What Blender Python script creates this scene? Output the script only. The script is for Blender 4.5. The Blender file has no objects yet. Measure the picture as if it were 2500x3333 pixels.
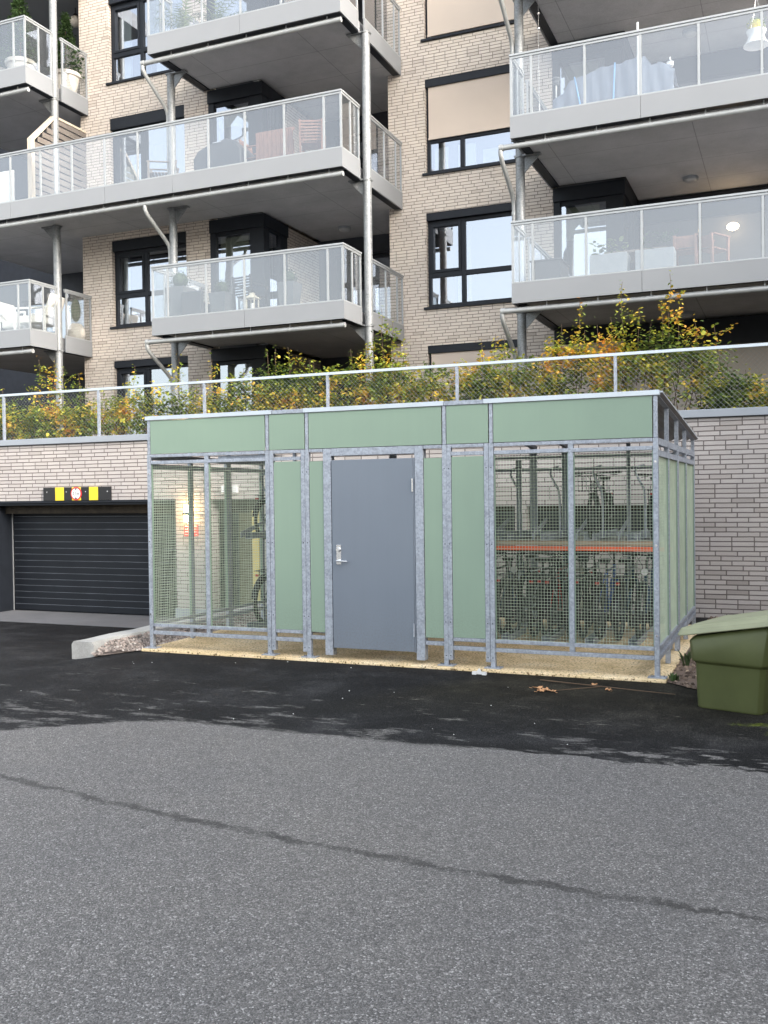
import bpy, math, random
from mathutils import Vector, Matrix
R_ = math.radians
sc = bpy.context.scene
col = sc.collection
random.seed(7)

# ------------------------------------------------------------ camera, sky, sun, exposure
cam_d = bpy.data.cameras.new("camera"); cam = bpy.data.objects.new("camera", cam_d); col.objects.link(cam)
cam_d.sensor_fit = 'VERTICAL'; cam_d.sensor_height = 36.0; cam_d.lens = 36 * 3163.87 / 3333
cam_d.clip_start = 0.05; cam_d.clip_end = 500
YAW, PITCH, ROLL = 0.39920775, -0.01624467, 0.01239071
cam.matrix_world = (Matrix.Translation((0, 0, 1.75)) @ Matrix.Rotation(YAW, 4, 'Z') @ Matrix.Rotation(PITCH, 4, 'X')
                    @ Matrix.Rotation(ROLL, 4, 'Y') @ Matrix.Rotation(R_(90), 4, 'X'))
sc.camera = cam
SUN_EL, SUN_AZ = R_(24), R_(112)     # azimuth clockwise from +Y: low soft light from the right
w = bpy.data.worlds.new("World"); sc.world = w; w.use_nodes = True
nt = w.node_tree; bg = nt.nodes["Background"]
sky = nt.nodes.new("ShaderNodeTexSky"); sky.sky_type = 'NISHITA'; sky.sun_disc = False
sky.sun_elevation = SUN_EL; sky.sun_rotation = SUN_AZ; sky.air_density = 1.2; sky.dust_density = 3.0; sky.ozone_density = 1.0
hs_ = nt.nodes.new("ShaderNodeHueSaturation"); hs_.inputs["Saturation"].default_value = 0.38     # thin white cloud over the blue
nt.links.new(sky.outputs[0], hs_.inputs["Color"]); nt.links.new(hs_.outputs[0], bg.inputs[0]); bg.inputs[1].default_value = 0.15
sd = bpy.data.lights.new("sun", 'SUN'); sun = bpy.data.objects.new("sun", sd); col.objects.link(sun)
sd.energy = 0.6; sd.angle = R_(20); sd.color = (1.0, 0.90, 0.78)
dv = Vector((math.sin(SUN_AZ) * math.cos(SUN_EL), math.cos(SUN_AZ) * math.cos(SUN_EL), math.sin(SUN_EL)))
sun.rotation_euler = (-dv).to_track_quat('-Z', 'Y').to_euler()
sc.view_settings.view_transform = 'Standard'; sc.view_settings.look = 'None'
sc.view_settings.exposure = 2.2; sc.view_settings.gamma = 1.0
sc.cycles.use_denoising = True
sc.cycles.max_bounces = 10; sc.cycles.transparent_max_bounces = 24; sc.cycles.glossy_bounces = 4

# ------------------------------------------------------------ materials
def mat(name):
    m = bpy.data.materials.new(name); m.use_nodes = True
    return m, m.node_tree, m.node_tree.nodes["Principled BSDF"]
def N(nt, t, **kw):
    n = nt.nodes.new(t)
    for k, v in kw.items(): setattr(n, k, v)
    return n
def L(nt, a, b): nt.links.new(a, b)
def math_(nt, op, a, b=None, c=None):
    n = N(nt, "ShaderNodeMath", operation=op)
    for i, v in enumerate((a, b, c)):
        if v is None: continue
        if isinstance(v, (int, float)): n.inputs[i].default_value = v
        else: L(nt, v, n.inputs[i])
    return n.outputs[0]
def noise(nt, vec, scale, detail=4, rough=0.55, out=0, dim=None):
    n = N(nt, "ShaderNodeTexNoise"); n.inputs["Scale"].default_value = scale
    n.inputs["Detail"].default_value = detail; n.inputs["Roughness"].default_value = rough
    if vec is not None: L(nt, vec, n.inputs["Vector"])
    return n.outputs[out]
def ramp(nt, fac, stops, interp='LINEAR'):
    r = N(nt, "ShaderNodeValToRGB"); cr = r.color_ramp; cr.interpolation = interp
    while len(cr.elements) < len(stops): cr.elements.new(0.5)
    for e, (p, c) in zip(cr.elements, stops): e.position = p; e.color = (*c, 1) if len(c) == 3 else c
    L(nt, fac, r.inputs[0]); return r.outputs[0]
def mixc(nt, fac, a, b, mode='MIX'):
    n = N(nt, "ShaderNodeMix", data_type='RGBA', blend_type=mode)
    for i, v in ((0, fac), (6, a), (7, b)):
        if isinstance(v, (int, float)): n.inputs[i].default_value = v
        elif isinstance(v, tuple): n.inputs[i].default_value = (*v, 1)
        else: L(nt, v, n.inputs[i])
    return n.outputs[2]
def bump(nt, h, p, strength=0.3, dist=0.01):
    b = N(nt, "ShaderNodeBump"); b.inputs["Strength"].default_value = strength; b.inputs["Distance"].default_value = dist
    L(nt, h, b.inputs["Height"]); L(nt, b.outputs[0], p.inputs["Normal"]); return b
def wpos(nt):
    return N(nt, "ShaderNodeNewGeometry").outputs["Position"]
def sep(nt, v):
    s = N(nt, "ShaderNodeSeparateXYZ"); L(nt, v, s.inputs[0]); return s.outputs
def comb(nt, x, y, z=0.0):
    c = N(nt, "ShaderNodeCombineXYZ")
    for i, v in enumerate((x, y, z)):
        if isinstance(v, (int, float)): c.inputs[i].default_value = v
        else: L(nt, v, c.inputs[i])
    return c.outputs[0]
def stretch(nt, v, s):
    m = N(nt, "ShaderNodeVectorMath", operation='MULTIPLY'); L(nt, v, m.inputs[0]); m.inputs[1].default_value = s; return m.outputs[0]

def plain(name, c, rough=0.6, metal=0.0, var=0.12, scale=6.0, spec=0.5, bumpy=0.0, bs=120.0):
    m, nt, p = mat(name); tc = N(nt, "ShaderNodeTexCoord").outputs["Object"]
    n = noise(nt, tc, scale, 5)
    a = tuple(x * (1 - var) for x in c); b = tuple(min(1, x * (1 + var)) for x in c)
    L(nt, ramp(nt, n, [(0.3, a), (0.7, b)]), p.inputs["Base Color"])
    p.inputs["Roughness"].default_value = rough; p.inputs["Metallic"].default_value = metal
    p.inputs["Specular IOR Level"].default_value = spec
    if bumpy: bump(nt, noise(nt, tc, bs, 3), p, bumpy, 0.003)
    return m

def streaky(name, c, rough):
    """painted sheet with faint run marks and splash dirt near the ground"""
    m, nt, p = mat(name); pos = wpos(nt); x, y, z = sep(nt, pos)
    n = noise(nt, stretch(nt, pos, (9, 9, 0.5)), 1.6, 5, 0.65); q = noise(nt, pos, 0.8, 3)
    a = ramp(nt, n, [(0.3, tuple(v * 0.98 for v in c)), (0.7, tuple(v * 1.015 for v in c))])
    a = mixc(nt, 1.0, a, ramp(nt, q, [(0.3, (0.95, 0.95, 0.96)), (0.7, (1.05, 1.05, 1.04))]), 'MULTIPLY')
    sp = noise(nt, pos, 55, 4, 0.7); mr = N(nt, "ShaderNodeMapRange"); L(nt, z, mr.inputs[0])
    for i, v in ((1, 0.75), (2, 0.15), (3, 0.0), (4, 1.0)): mr.inputs[i].default_value = v
    d = math_(nt, 'MULTIPLY', mr.outputs[0], ramp(nt, sp, [(0.45, (0, 0, 0)), (0.7, (1, 1, 1))]))
    L(nt, mixc(nt, math_(nt, 'MULTIPLY', d, 0.35), a, (0.12, 0.10, 0.075)), p.inputs["Base Color"])
    L(nt, ramp(nt, n, [(0.3, (rough - 0.06,) * 3), (0.7, (rough + 0.1,) * 3)]), p.inputs["Roughness"])
    bump(nt, noise(nt, pos, 1.1, 2), p, 0.08, 0.02)
    return m

def brick_mat(name, c1, c2, mortar, bw=0.24, rh=0.0667, ms=0.0068):
    m, nt, p = mat(name)
    x, y, z = sep(nt, wpos(nt))
    u = math_(nt, 'ADD', x, y)
    row = math_(nt, 'FLOOR', math_(nt, 'DIVIDE', z, rh))
    wn = N(nt, "ShaderNodeTexWhiteNoise", noise_dimensions='1D'); L(nt, row, wn.inputs["W"])
    step = math_(nt, 'MULTIPLY', math_(nt, 'ROUND', math_(nt, 'MULTIPLY', wn.outputs[0], 7)), bw / 4.0)
    v = comb(nt, math_(nt, 'ADD', math_(nt, 'ADD', u, step), math_(nt, 'MULTIPLY', noise(nt, comb(nt, u, z), 9, 2), 0.008)),
             math_(nt, 'ADD', z, math_(nt, 'MULTIPLY', noise(nt, comb(nt, u, z), 7, 2), 0.007)))
    b = N(nt, "ShaderNodeTexBrick"); b.offset = 0.0; b.squash = 1.0
    L(nt, v, b.inputs["Vector"])
    b.inputs["Color1"].default_value = (*c1, 1); b.inputs["Color2"].default_value = (*c2, 1); b.inputs["Mortar"].default_value = (*mortar, 1)
    b.inputs["Scale"].default_value = 1.0; b.inputs["Mortar Size"].default_value = ms; b.inputs["Mortar Smooth"].default_value = 0.25
    b.inputs["Bias"].default_value = -0.35; b.inputs["Brick Width"].default_value = bw; b.inputs["Row Height"].default_value = rh
    # per-brick odd darker ones, fine grain
    cell = comb(nt, math_(nt, 'FLOOR', math_(nt, 'DIVIDE', math_(nt, 'ADD', u, step), bw)), row)
    w2 = N(nt, "ShaderNodeTexWhiteNoise", noise_dimensions='2D'); L(nt, cell, w2.inputs["Vector"])
    odd = ramp(nt, w2.outputs[0], [(0.0, (1, 1, 1)), (0.93, (1, 1, 1)), (0.965, (0.88, 0.87, 0.86)), (1.0, (0.78, 0.77, 0.76))])
    g = ramp(nt, noise(nt, comb(nt, u, z), 60, 5, 0.7), [(0.3, (0.90, 0.89, 0.88)), (0.7, (1.06, 1.06, 1.06))])
    big = ramp(nt, noise(nt, comb(nt, u, z), 0.9, 3), [(0.3, (0.90, 0.90, 0.91)), (0.7, (1.03, 1.02, 1.0))])
    c = mixc(nt, 1.0, mixc(nt, 1.0, mixc(nt, 1.0, b.outputs[0], odd, 'MULTIPLY'), g, 'MULTIPLY'), big, 'MULTIPLY')
    L(nt, c, p.inputs["Base Color"]); p.inputs["Roughness"].default_value = 0.9; p.inputs["Specular IOR Level"].default_value = 0.2
    h = math_(nt, 'ADD', math_(nt, 'MULTIPLY', b.outputs["Fac"], -1.0), math_(nt, 'MULTIPLY', noise(nt, comb(nt, u, z), 80, 4), 0.25))
    bump(nt, h, p, 0.9, 0.008)
    return m

def galv_mat(name, tint=(0.40, 0.435, 0.49), var=0.2):
    m, nt, p = mat(name); tc = N(nt, "ShaderNodeTexCoord").outputs["Object"]
    v = N(nt, "ShaderNodeTexVoronoi"); v.inputs["Scale"].default_value = 55; L(nt, tc, v.inputs["Vector"])
    sp = ramp(nt, v.outputs["Color"], [(0.1, tuple(x * (1 - var) for x in tint)), (0.9, tuple(x * (1 + var) for x in tint))])
    st = ramp(nt, noise(nt, tc, 9, 6, 0.65), [(0.25, (0.78, 0.79, 0.82)), (0.5, (1, 1, 1)), (0.8, (1.22, 1.22, 1.22))])
    L(nt, mixc(nt, 1.0, sp, st, 'MULTIPLY'), p.inputs["Base Color"])
    p.inputs["Metallic"].default_value = 0.35
    L(nt, ramp(nt, v.outputs["Color"], [(0, (0.42,) * 3), (1, (0.62,) * 3)]), p.inputs["Roughness"])
    bump(nt, noise(nt, tc, 90, 3), p, 0.12, 0.002)
    return m

def glass_window(name, base=(0.035, 0.045, 0.06), refl=0.40):
    m = bpy.data.materials.new(name); m.use_nodes = True; nt = m.node_tree; nt.nodes.clear()
    out = N(nt, "ShaderNodeOutputMaterial"); gl = N(nt, "ShaderNodeBsdfGlossy"); gl.inputs["Roughness"].default_value = 0.015
    gl.inputs["Color"].default_value = (0.78, 0.83, 0.92, 1)
    tr = N(nt, "ShaderNodeBsdfTransparent"); tr.inputs[0].default_value = (0.80, 0.84, 0.85, 1)
    fr = N(nt, "ShaderNodeFresnel"); fr.inputs[0].default_value = 1.6
    f = math_(nt, 'ADD', math_(nt, 'MULTIPLY', fr.outputs[0], 1.2), refl); bk = math_(nt, 'SUBTRACT', 1.0, N(nt, "ShaderNodeNewGeometry").outputs["Backfacing"]); cl = math_(nt, 'MULTIPLY', math_(nt, 'MINIMUM', f, 0.92), bk)
    mx = N(nt, "ShaderNodeMixShader"); L(nt, cl, mx.inputs[0]); L(nt, tr.outputs[0], mx.inputs[1]); L(nt, gl.outputs[0], mx.inputs[2])
    bp = N(nt, "ShaderNodeBump"); bp.inputs["Strength"].default_value = 0.05; bp.inputs["Distance"].default_value = 0.02
    L(nt, noise(nt, wpos(nt), 1.3, 1), bp.inputs["Height"]); L(nt, bp.outputs[0], gl.inputs["Normal"])
    L(nt, mx.outputs[0], out.inputs[0]); return m

def glass_rail(name):
    m = bpy.data.materials.new(name); m.use_nodes = True; nt = m.node_tree; nt.nodes.clear()
    out = N(nt, "ShaderNodeOutputMaterial")
    gl = N(nt, "ShaderNodeBsdfGlossy"); gl.inputs["Roughness"].default_value = 0.03; gl.inputs["Color"].default_value = (0.80, 0.81, 0.84, 1)
    df = N(nt, "ShaderNodeBsdfDiffuse"); df.inputs[0].default_value = (0.45, 0.48, 0.51, 1)
    tr = N(nt, "ShaderNodeBsdfTransparent"); tr.inputs[0].default_value = (0.93, 0.945, 0.945, 1)
    m1 = N(nt, "ShaderNodeMixShader"); m1.inputs[0].default_value = 0.055
    L(nt, tr.outputs[0], m1.inputs[1]); L(nt, df.outputs[0], m1.inputs[2])
    fr = N(nt, "ShaderNodeFresnel"); fr.inputs[0].default_value = 1.5
    bk = math_(nt, 'SUBTRACT', 1.0, N(nt, "ShaderNodeNewGeometry").outputs["Backfacing"])
    f = math_(nt, 'MULTIPLY', math_(nt, 'ADD', math_(nt, 'MULTIPLY', fr.outputs[0], 1.5), 0.12), bk)
    m2 = N(nt, "ShaderNodeMixShader"); L(nt, f, m2.inputs[0]); L(nt, m1.outputs[0], m2.inputs[1]); L(nt, gl.outputs[0], m2.inputs[2])
    L(nt, m2.outputs[0], out.inputs[0]); return m

def emit(name, c, s):
    m, nt, p = mat(name); p.inputs["Base Color"].default_value = (*c, 1)
    p.inputs["Emission Color"].default_value = (*c, 1); p.inputs["Emission Strength"].default_value = s; return m

def leaf_mat(name, stops, scale=1.7, trans=0.35):
    m, nt, p = mat(name)
    g = N(nt, "ShaderNodeNewGeometry")
    n = noise(nt, g.outputs["Position"], scale, 3)
    f = math_(nt, 'ADD', math_(nt, 'MULTIPLY', g.outputs["Random Per Island"], 0.36), math_(nt, 'MULTIPLY', math_(nt, 'SUBTRACT', n, 0.34), 1.55))
    L(nt, ramp(nt, f, stops), p.inputs["Base Color"])
    p.inputs["Roughness"].default_value = 0.55; p.inputs["Specular IOR Level"].default_value = 0.3
    t = N(nt, "ShaderNodeBsdfTranslucent"); L(nt, ramp(nt, f, stops), t.inputs[0])
    mx = N(nt, "ShaderNodeMixShader"); mx.inputs[0].default_value = trans
    out = nt.nodes["Material Output"]
    L(nt, p.outputs[0], mx.inputs[1]); L(nt, t.outputs[0], mx.inputs[2]); L(nt, mx.outputs[0], out.inputs[0])
    return m

def asphalt_mat():
    m, nt, p = mat("asphalt")
    pos = wpos(nt); x, y, z = sep(nt, pos)
    vo = N(nt, "ShaderNodeTexVoronoi"); vo.inputs["Scale"].default_value = 140; L(nt, pos, vo.inputs["Vector"])
    vo2 = N(nt, "ShaderNodeTexVoronoi"); vo2.inputs["Scale"].default_value = 260; L(nt, pos, vo2.inputs["Vector"])
    r1 = sep(nt, vo.outputs["Color"])[0]; r2 = sep(nt, vo2.outputs["Color"])[1]
    st = ramp(nt, r1, [(0.0, (0.062, 0.058, 0.055)), (0.45, (0.120, 0.113, 0.107)), (0.78, (0.163, 0.154, 0.146)), (0.92, (0.245, 0.233, 0.222)), (1.0, (0.38, 0.365, 0.35))])
    s2 = ramp(nt, r2, [(0.0, (0.62,) * 3), (0.5, (0.95,) * 3), (0.9, (1.2,) * 3), (1.0, (1.6,) * 3)])
    dry = mixc(nt, 1.0, st, s2, 'MULTIPLY')
    dry = mixc(nt, 1.0, dry, ramp(nt, noise(nt, pos, 0.55, 5, 0.6), [(0.25, (0.86, 0.87, 0.90)), (0.75, (1.12, 1.11, 1.08))]), 'MULTIPLY')
    dry = mixc(nt, 1.0, dry, ramp(nt, noise(nt, pos, 14, 3, 0.6), [(0.3, (0.88,) * 3), (0.7, (1.1,) * 3)]), 'MULTIPLY')
    # the wet / new strip in front of the shelter and down the ramp
    wet_c = mixc(nt, 1.0, ramp(nt, r2, [(0.0, (0.004, 0.0041, 0.0045)), (0.6, (0.0098, 0.0098, 0.0104)), (0.93, (0.020, 0.0196, 0.0198)), (1.0, (0.06, 0.06, 0.06))]),
                 ramp(nt, noise(nt, pos, 1.3, 8, 0.75), [(0.3, (0.75,) * 3), (0.5, (1.3,) * 3), (0.62, (2.6,) * 3), (0.75, (4.6, 4.4, 4.1))]), 'MULTIPLY')
    mr = N(nt, "ShaderNodeMapRange", interpolation_type='SMOOTHSTEP'); L(nt, x, mr.inputs[0])
    for i, v in ((1, -6.2), (2, -4.4), (3, 5.35), (4, 6.33)): mr.inputs[i].default_value = v
    sv = comb(nt, math_(nt, 'MULTIPLY', x, 1.0), math_(nt, 'MULTIPLY', y, 3.0))
    n1 = noise(nt, sv, 1.3, 7, 0.68); n2 = noise(nt, sv, 5, 5, 0.7)
    right = N(nt, "ShaderNodeMapRange", interpolation_type='SMOOTHSTEP'); L(nt, x, right.inputs[0])
    for i, v in ((1, -2.4), (2, -0.5), (3, 0.25), (4, 2.4)): right.inputs[i].default_value = v
    edge = math_(nt, 'ADD', mr.outputs[0], math_(nt, 'MULTIPLY', math_(nt, 'SUBTRACT', n1, 0.42), right.outputs[0]))
    edge = math_(nt, 'ADD', edge, math_(nt, 'MULTIPLY', math_(nt, 'SUBTRACT', n2, 0.5), 0.16))
    wet = math_(nt, 'MULTIPLY', math_(nt, 'SUBTRACT', y, edge), 14.0); 
    cw = N(nt, "ShaderNodeClamp"); L(nt, wet, cw.inputs[0]); wet = cw.outputs[0]
    # dry islands inside the wet strip
    n3 = noise(nt, comb(nt, math_(nt, 'MULTIPLY', x, 0.9), math_(nt, 'MULTIPLY', y, 2.6)), 2.1, 8, 0.72)
    yb = N(nt, "ShaderNodeMapRange"); L(nt, y, yb.inputs[0])
    for i, v in ((1, 6.3), (2, 8.6), (3, 0.045), (4, -0.09)): yb.inputs[i].default_value = v
    isl = math_(nt, 'MULTIPLY', math_(nt, 'SUBTRACT', math_(nt, 'ADD', n3, yb.outputs[0]), 0.562), 11.0)
    ci = N(nt, "ShaderNodeClamp"); L(nt, isl, ci.inputs[0])
    wet = math_(nt, 'MULTIPLY', wet, math_(nt, 'SUBTRACT', 1.0, math_(nt, 'MULTIPLY', ci.outputs[0], 0.7)))
    # seam / damp trickle across the foreground
    xx = math_(nt, 'MULTIPLY', x, x)
    fy = math_(nt, 'ADD', math_(nt, 'MULTIPLY', xx, 0.0225), 4.235)
    jag = math_(nt, 'MULTIPLY', math_(nt, 'SUBTRACT', noise(nt, comb(nt, x, 0.0), 3.1, 10, 0.78), 0.5), 0.26)
    jag2 = math_(nt, 'MULTIPLY', math_(nt, 'SUBTRACT', noise(nt, pos, 11, 8, 0.78), 0.5), 0.17)
    d = math_(nt, 'ABSOLUTE', math_(nt, 'ADD', math_(nt, 'SUBTRACT', y, fy), math_(nt, 'ADD', jag, jag2)))
    wid = math_(nt, 'ADD', math_(nt, 'MULTIPLY', noise(nt, comb(nt, x, 3.0), 2.6, 6, 0.7), 0.120), -0.022)
    tr = math_(nt, 'MULTIPLY', math_(nt, 'SUBTRACT', wid, d), 55.0); ct = N(nt, "ShaderNodeClamp"); L(nt, tr, ct.inputs[0])
    vary = ramp(nt, noise(nt, pos, 3.2, 6, 0.7), [(0.36, (0.30,) * 3), (0.56, (1, 1, 1))])
    c = mixc(nt, math_(nt, 'MULTIPLY', math_(nt, 'MULTIPLY', ct.outputs[0], vary), 0.95), dry, mixc(nt, 1.0, dry, (0.27, 0.26, 0.25), 'MULTIPLY'))
    # rare stains
    sn = noise(nt, pos, 1.9, 4, 0.7); cs = ramp(nt, sn, [(0.70, (1, 1, 1)), (0.76, (0.6, 0.6, 0.6))])
    c = mixc(nt, 1.0, c, cs, 'MULTIPLY')
    c = mixc(nt, wet, c, wet_c)
    # moss in the corner by the bin and along the shelter foot
    mo = math_(nt, 'ADD', noise(nt, pos, 4.2, 6, 0.7), math_(nt, 'MULTIPLY', noise(nt, pos, 40, 4, 0.7), 0.25))
    dx = math_(nt, 'ABSOLUTE', math_(nt, 'SUBTRACT', x, 0.15)); dy = math_(nt, 'ABSOLUTE', math_(nt, 'SUBTRACT', y, 7.75))
    dd = math_(nt, 'SUBTRACT', 1.0, math_(nt, 'ADD', math_(nt, 'MULTIPLY', dx, 1.3), math_(nt, 'MULTIPLY', dy, 1.9)))
    mm = math_(nt, 'MULTIPLY', math_(nt, 'SUBTRACT', math_(nt, 'ADD', mo, math_(nt, 'MULTIPLY', dd, 0.45)), 0.78), 5.0)
    cm = N(nt, "ShaderNodeClamp"); L(nt, mm, cm.inputs[0])
    c = mixc(nt, math_(nt, 'MULTIPLY', cm.outputs[0], 0.85), c, ramp(nt, r1, [(0, (0.045, 0.065, 0.008)), (1, (0.17, 0.22, 0.02))]))
    # soft diagonal shadow painted as a brownish tint on the strip's right part
    bx = N(nt, "ShaderNodeMapRange", interpolation_type='SMOOTHSTEP'); L(nt, math_(nt, 'ADD', x, math_(nt, 'MULTIPLY', y, -0.55)), bx.inputs[0])
    for i, v in ((1, -8.0), (2, -7.4), (3, 0.0), (4, 0.7)): bx.inputs[i].default_value = v
    by = N(nt, "ShaderNodeMapRange"); L(nt, y, by.inputs[0])
    for i, v in ((1, 6.9), (2, 8.3), (3, 0.0), (4, 1.0)): by.inputs[i].default_value = v
    L(nt, mixc(nt, math_(nt, 'MULTIPLY', bx.outputs[0], by.outputs[0]), c, mixc(nt, 1.0, c, (1.25, 1.12, 0.70), 'MULTIPLY')), p.inputs["Base Color"])
    rg = math_(nt, 'ADD', 0.66, math_(nt, 'MULTIPLY', wet, 0.1)); L(nt, rg, p.inputs["Roughness"])
    L(nt, math_(nt, 'SUBTRACT', 0.62, math_(nt, 'MULTIPLY', wet, 0.50)), p.inputs["Specular IOR Level"])
    h = math_(nt, 'ADD', math_(nt, 'MULTIPLY', vo.outputs["Distance"], -1.0), math_(nt, 'MULTIPLY', noise(nt, pos, 60, 3), 0.5))
    bump(nt, h, p, 0.75, 0.006)
    return m

def slab_mat():
    m, nt, p = mat("sandy_concrete"); pos = wpos(nt)
    c = ramp(nt, noise(nt, pos, 2.2, 6, 0.65), [(0.25, (0.52, 0.385, 0.19)), (0.5, (0.76, 0.59, 0.35)), (0.8, (0.85, 0.73, 0.53))])
    sp = noise(nt, pos, 42, 3, 0.7)
    c = mixc(nt, 1.0, c, ramp(nt, sp, [(0.38, (0.20, 0.16, 0.11)), (0.45, (1, 1, 1)), (0.7, (1.12, 1.12, 1.12))]), 'MULTIPLY')
    L(nt, c, p.inputs["Base Color"]); p.inputs["Roughness"].default_value = 0.9
    bump(nt, noise(nt, pos, 30, 6, 0.7), p, 0.7, 0.01); return m

def gravel_mat(name="gravel", tint=(1, 1, 1)):
    m, nt, p = mat(name); pos = wpos(nt)
    v = N(nt, "ShaderNodeTexVoronoi"); v.inputs["Scale"].default_value = 42; L(nt, pos, v.inputs["Vector"])
    r = sep(nt, v.outputs["Color"])[0]
    t = lambda a: tuple(x * y for x, y in zip(a, tint))
    c = ramp(nt, r, [(0, t((0.10, 0.085, 0.07))), (0.5, t((0.26, 0.22, 0.19))), (0.8, t((0.36, 0.31, 0.27))), (1, t((0.50, 0.42, 0.35)))])
    e = ramp(nt, v.outputs["Distance"], [(0.25, (1, 1, 1)), (0.62, (0.25, 0.24, 0.22))])
    L(nt, mixc(nt, 1.0, c, e, 'MULTIPLY'), p.inputs["Base Color"]); p.inputs["Roughness"].default_value = 0.9
    bump(nt, math_(nt, 'MULTIPLY', v.outputs["Distance"], -1.0), p, 1.0, 0.02); return m

def concrete_mat(name, c, var=0.15, speck=True):
    m, nt, p = mat(name); pos = wpos(nt)
    a = ramp(nt, noise(nt, pos, 1.4, 7, 0.65), [(0.3, tuple(x * (1 - var) for x in c)), (0.7, tuple(x * (1 + var) for x in c))])
    b = ramp(nt, noise(nt, pos, 70, 3, 0.7), [(0.3, (0.86,) * 3), (0.7, (1.12,) * 3)])
    L(nt, mixc(nt, 1.0, a, b, 'MULTIPLY'), p.inputs["Base Color"]); p.inputs["Roughness"].default_value = 0.85
    bump(nt, noise(nt, pos, 50, 5, 0.7), p, 0.25, 0.006); return m

def soffit_mat(name, c):
    m, nt, p = mat(name); pos = wpos(nt); x, y, z = sep(nt, pos)
    a = ramp(nt, noise(nt, pos, 1.1, 8, 0.7), [(0.3, tuple(v * 0.84 for v in c)), (0.7, tuple(v * 1.16 for v in c))])
    b = ramp(nt, noise(nt, pos, 45, 3, 0.7), [(0.3, (0.9,) * 3), (0.7, (1.1,) * 3)])
    jx = math_(nt, 'LESS_THAN', math_(nt, 'ABSOLUTE', math_(nt, 'SUBTRACT', math_(nt, 'FRACT', math_(nt, 'DIVIDE', x, 2.4)), 0.37)), 0.0035)
    jy = math_(nt, 'LESS_THAN', math_(nt, 'ABSOLUTE', math_(nt, 'SUBTRACT', math_(nt, 'FRACT', math_(nt, 'DIVIDE', y, 1.2)), 0.62)), 0.006)
    j = math_(nt, 'MAXIMUM', jx, jy)
    L(nt, mixc(nt, math_(nt, 'MULTIPLY', j, 0.45), mixc(nt, 1.0, a, b, 'MULTIPLY'), (0.08, 0.08, 0.08)), p.inputs["Base Color"]); p.inputs["Roughness"].default_value = 0.85
    return m

def wood_mat(name, c, axis=(1, 1, 14)):
    m, nt, p = mat(name); tc = N(nt, "ShaderNodeTexCoord").outputs["Object"]
    n = noise(nt, stretch(nt, tc, axis), 3.0, 6, 0.65)
    L(nt, ramp(nt, n, [(0.25, tuple(x * 0.6 for x in c)), (0.5, c), (0.8, tuple(min(1, x * 1.3) for x in c))]), p.inputs["Base Color"])
    p.inputs["Roughness"].default_value = 0.75; bump(nt, n, p, 0.2, 0.003); return m

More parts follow.
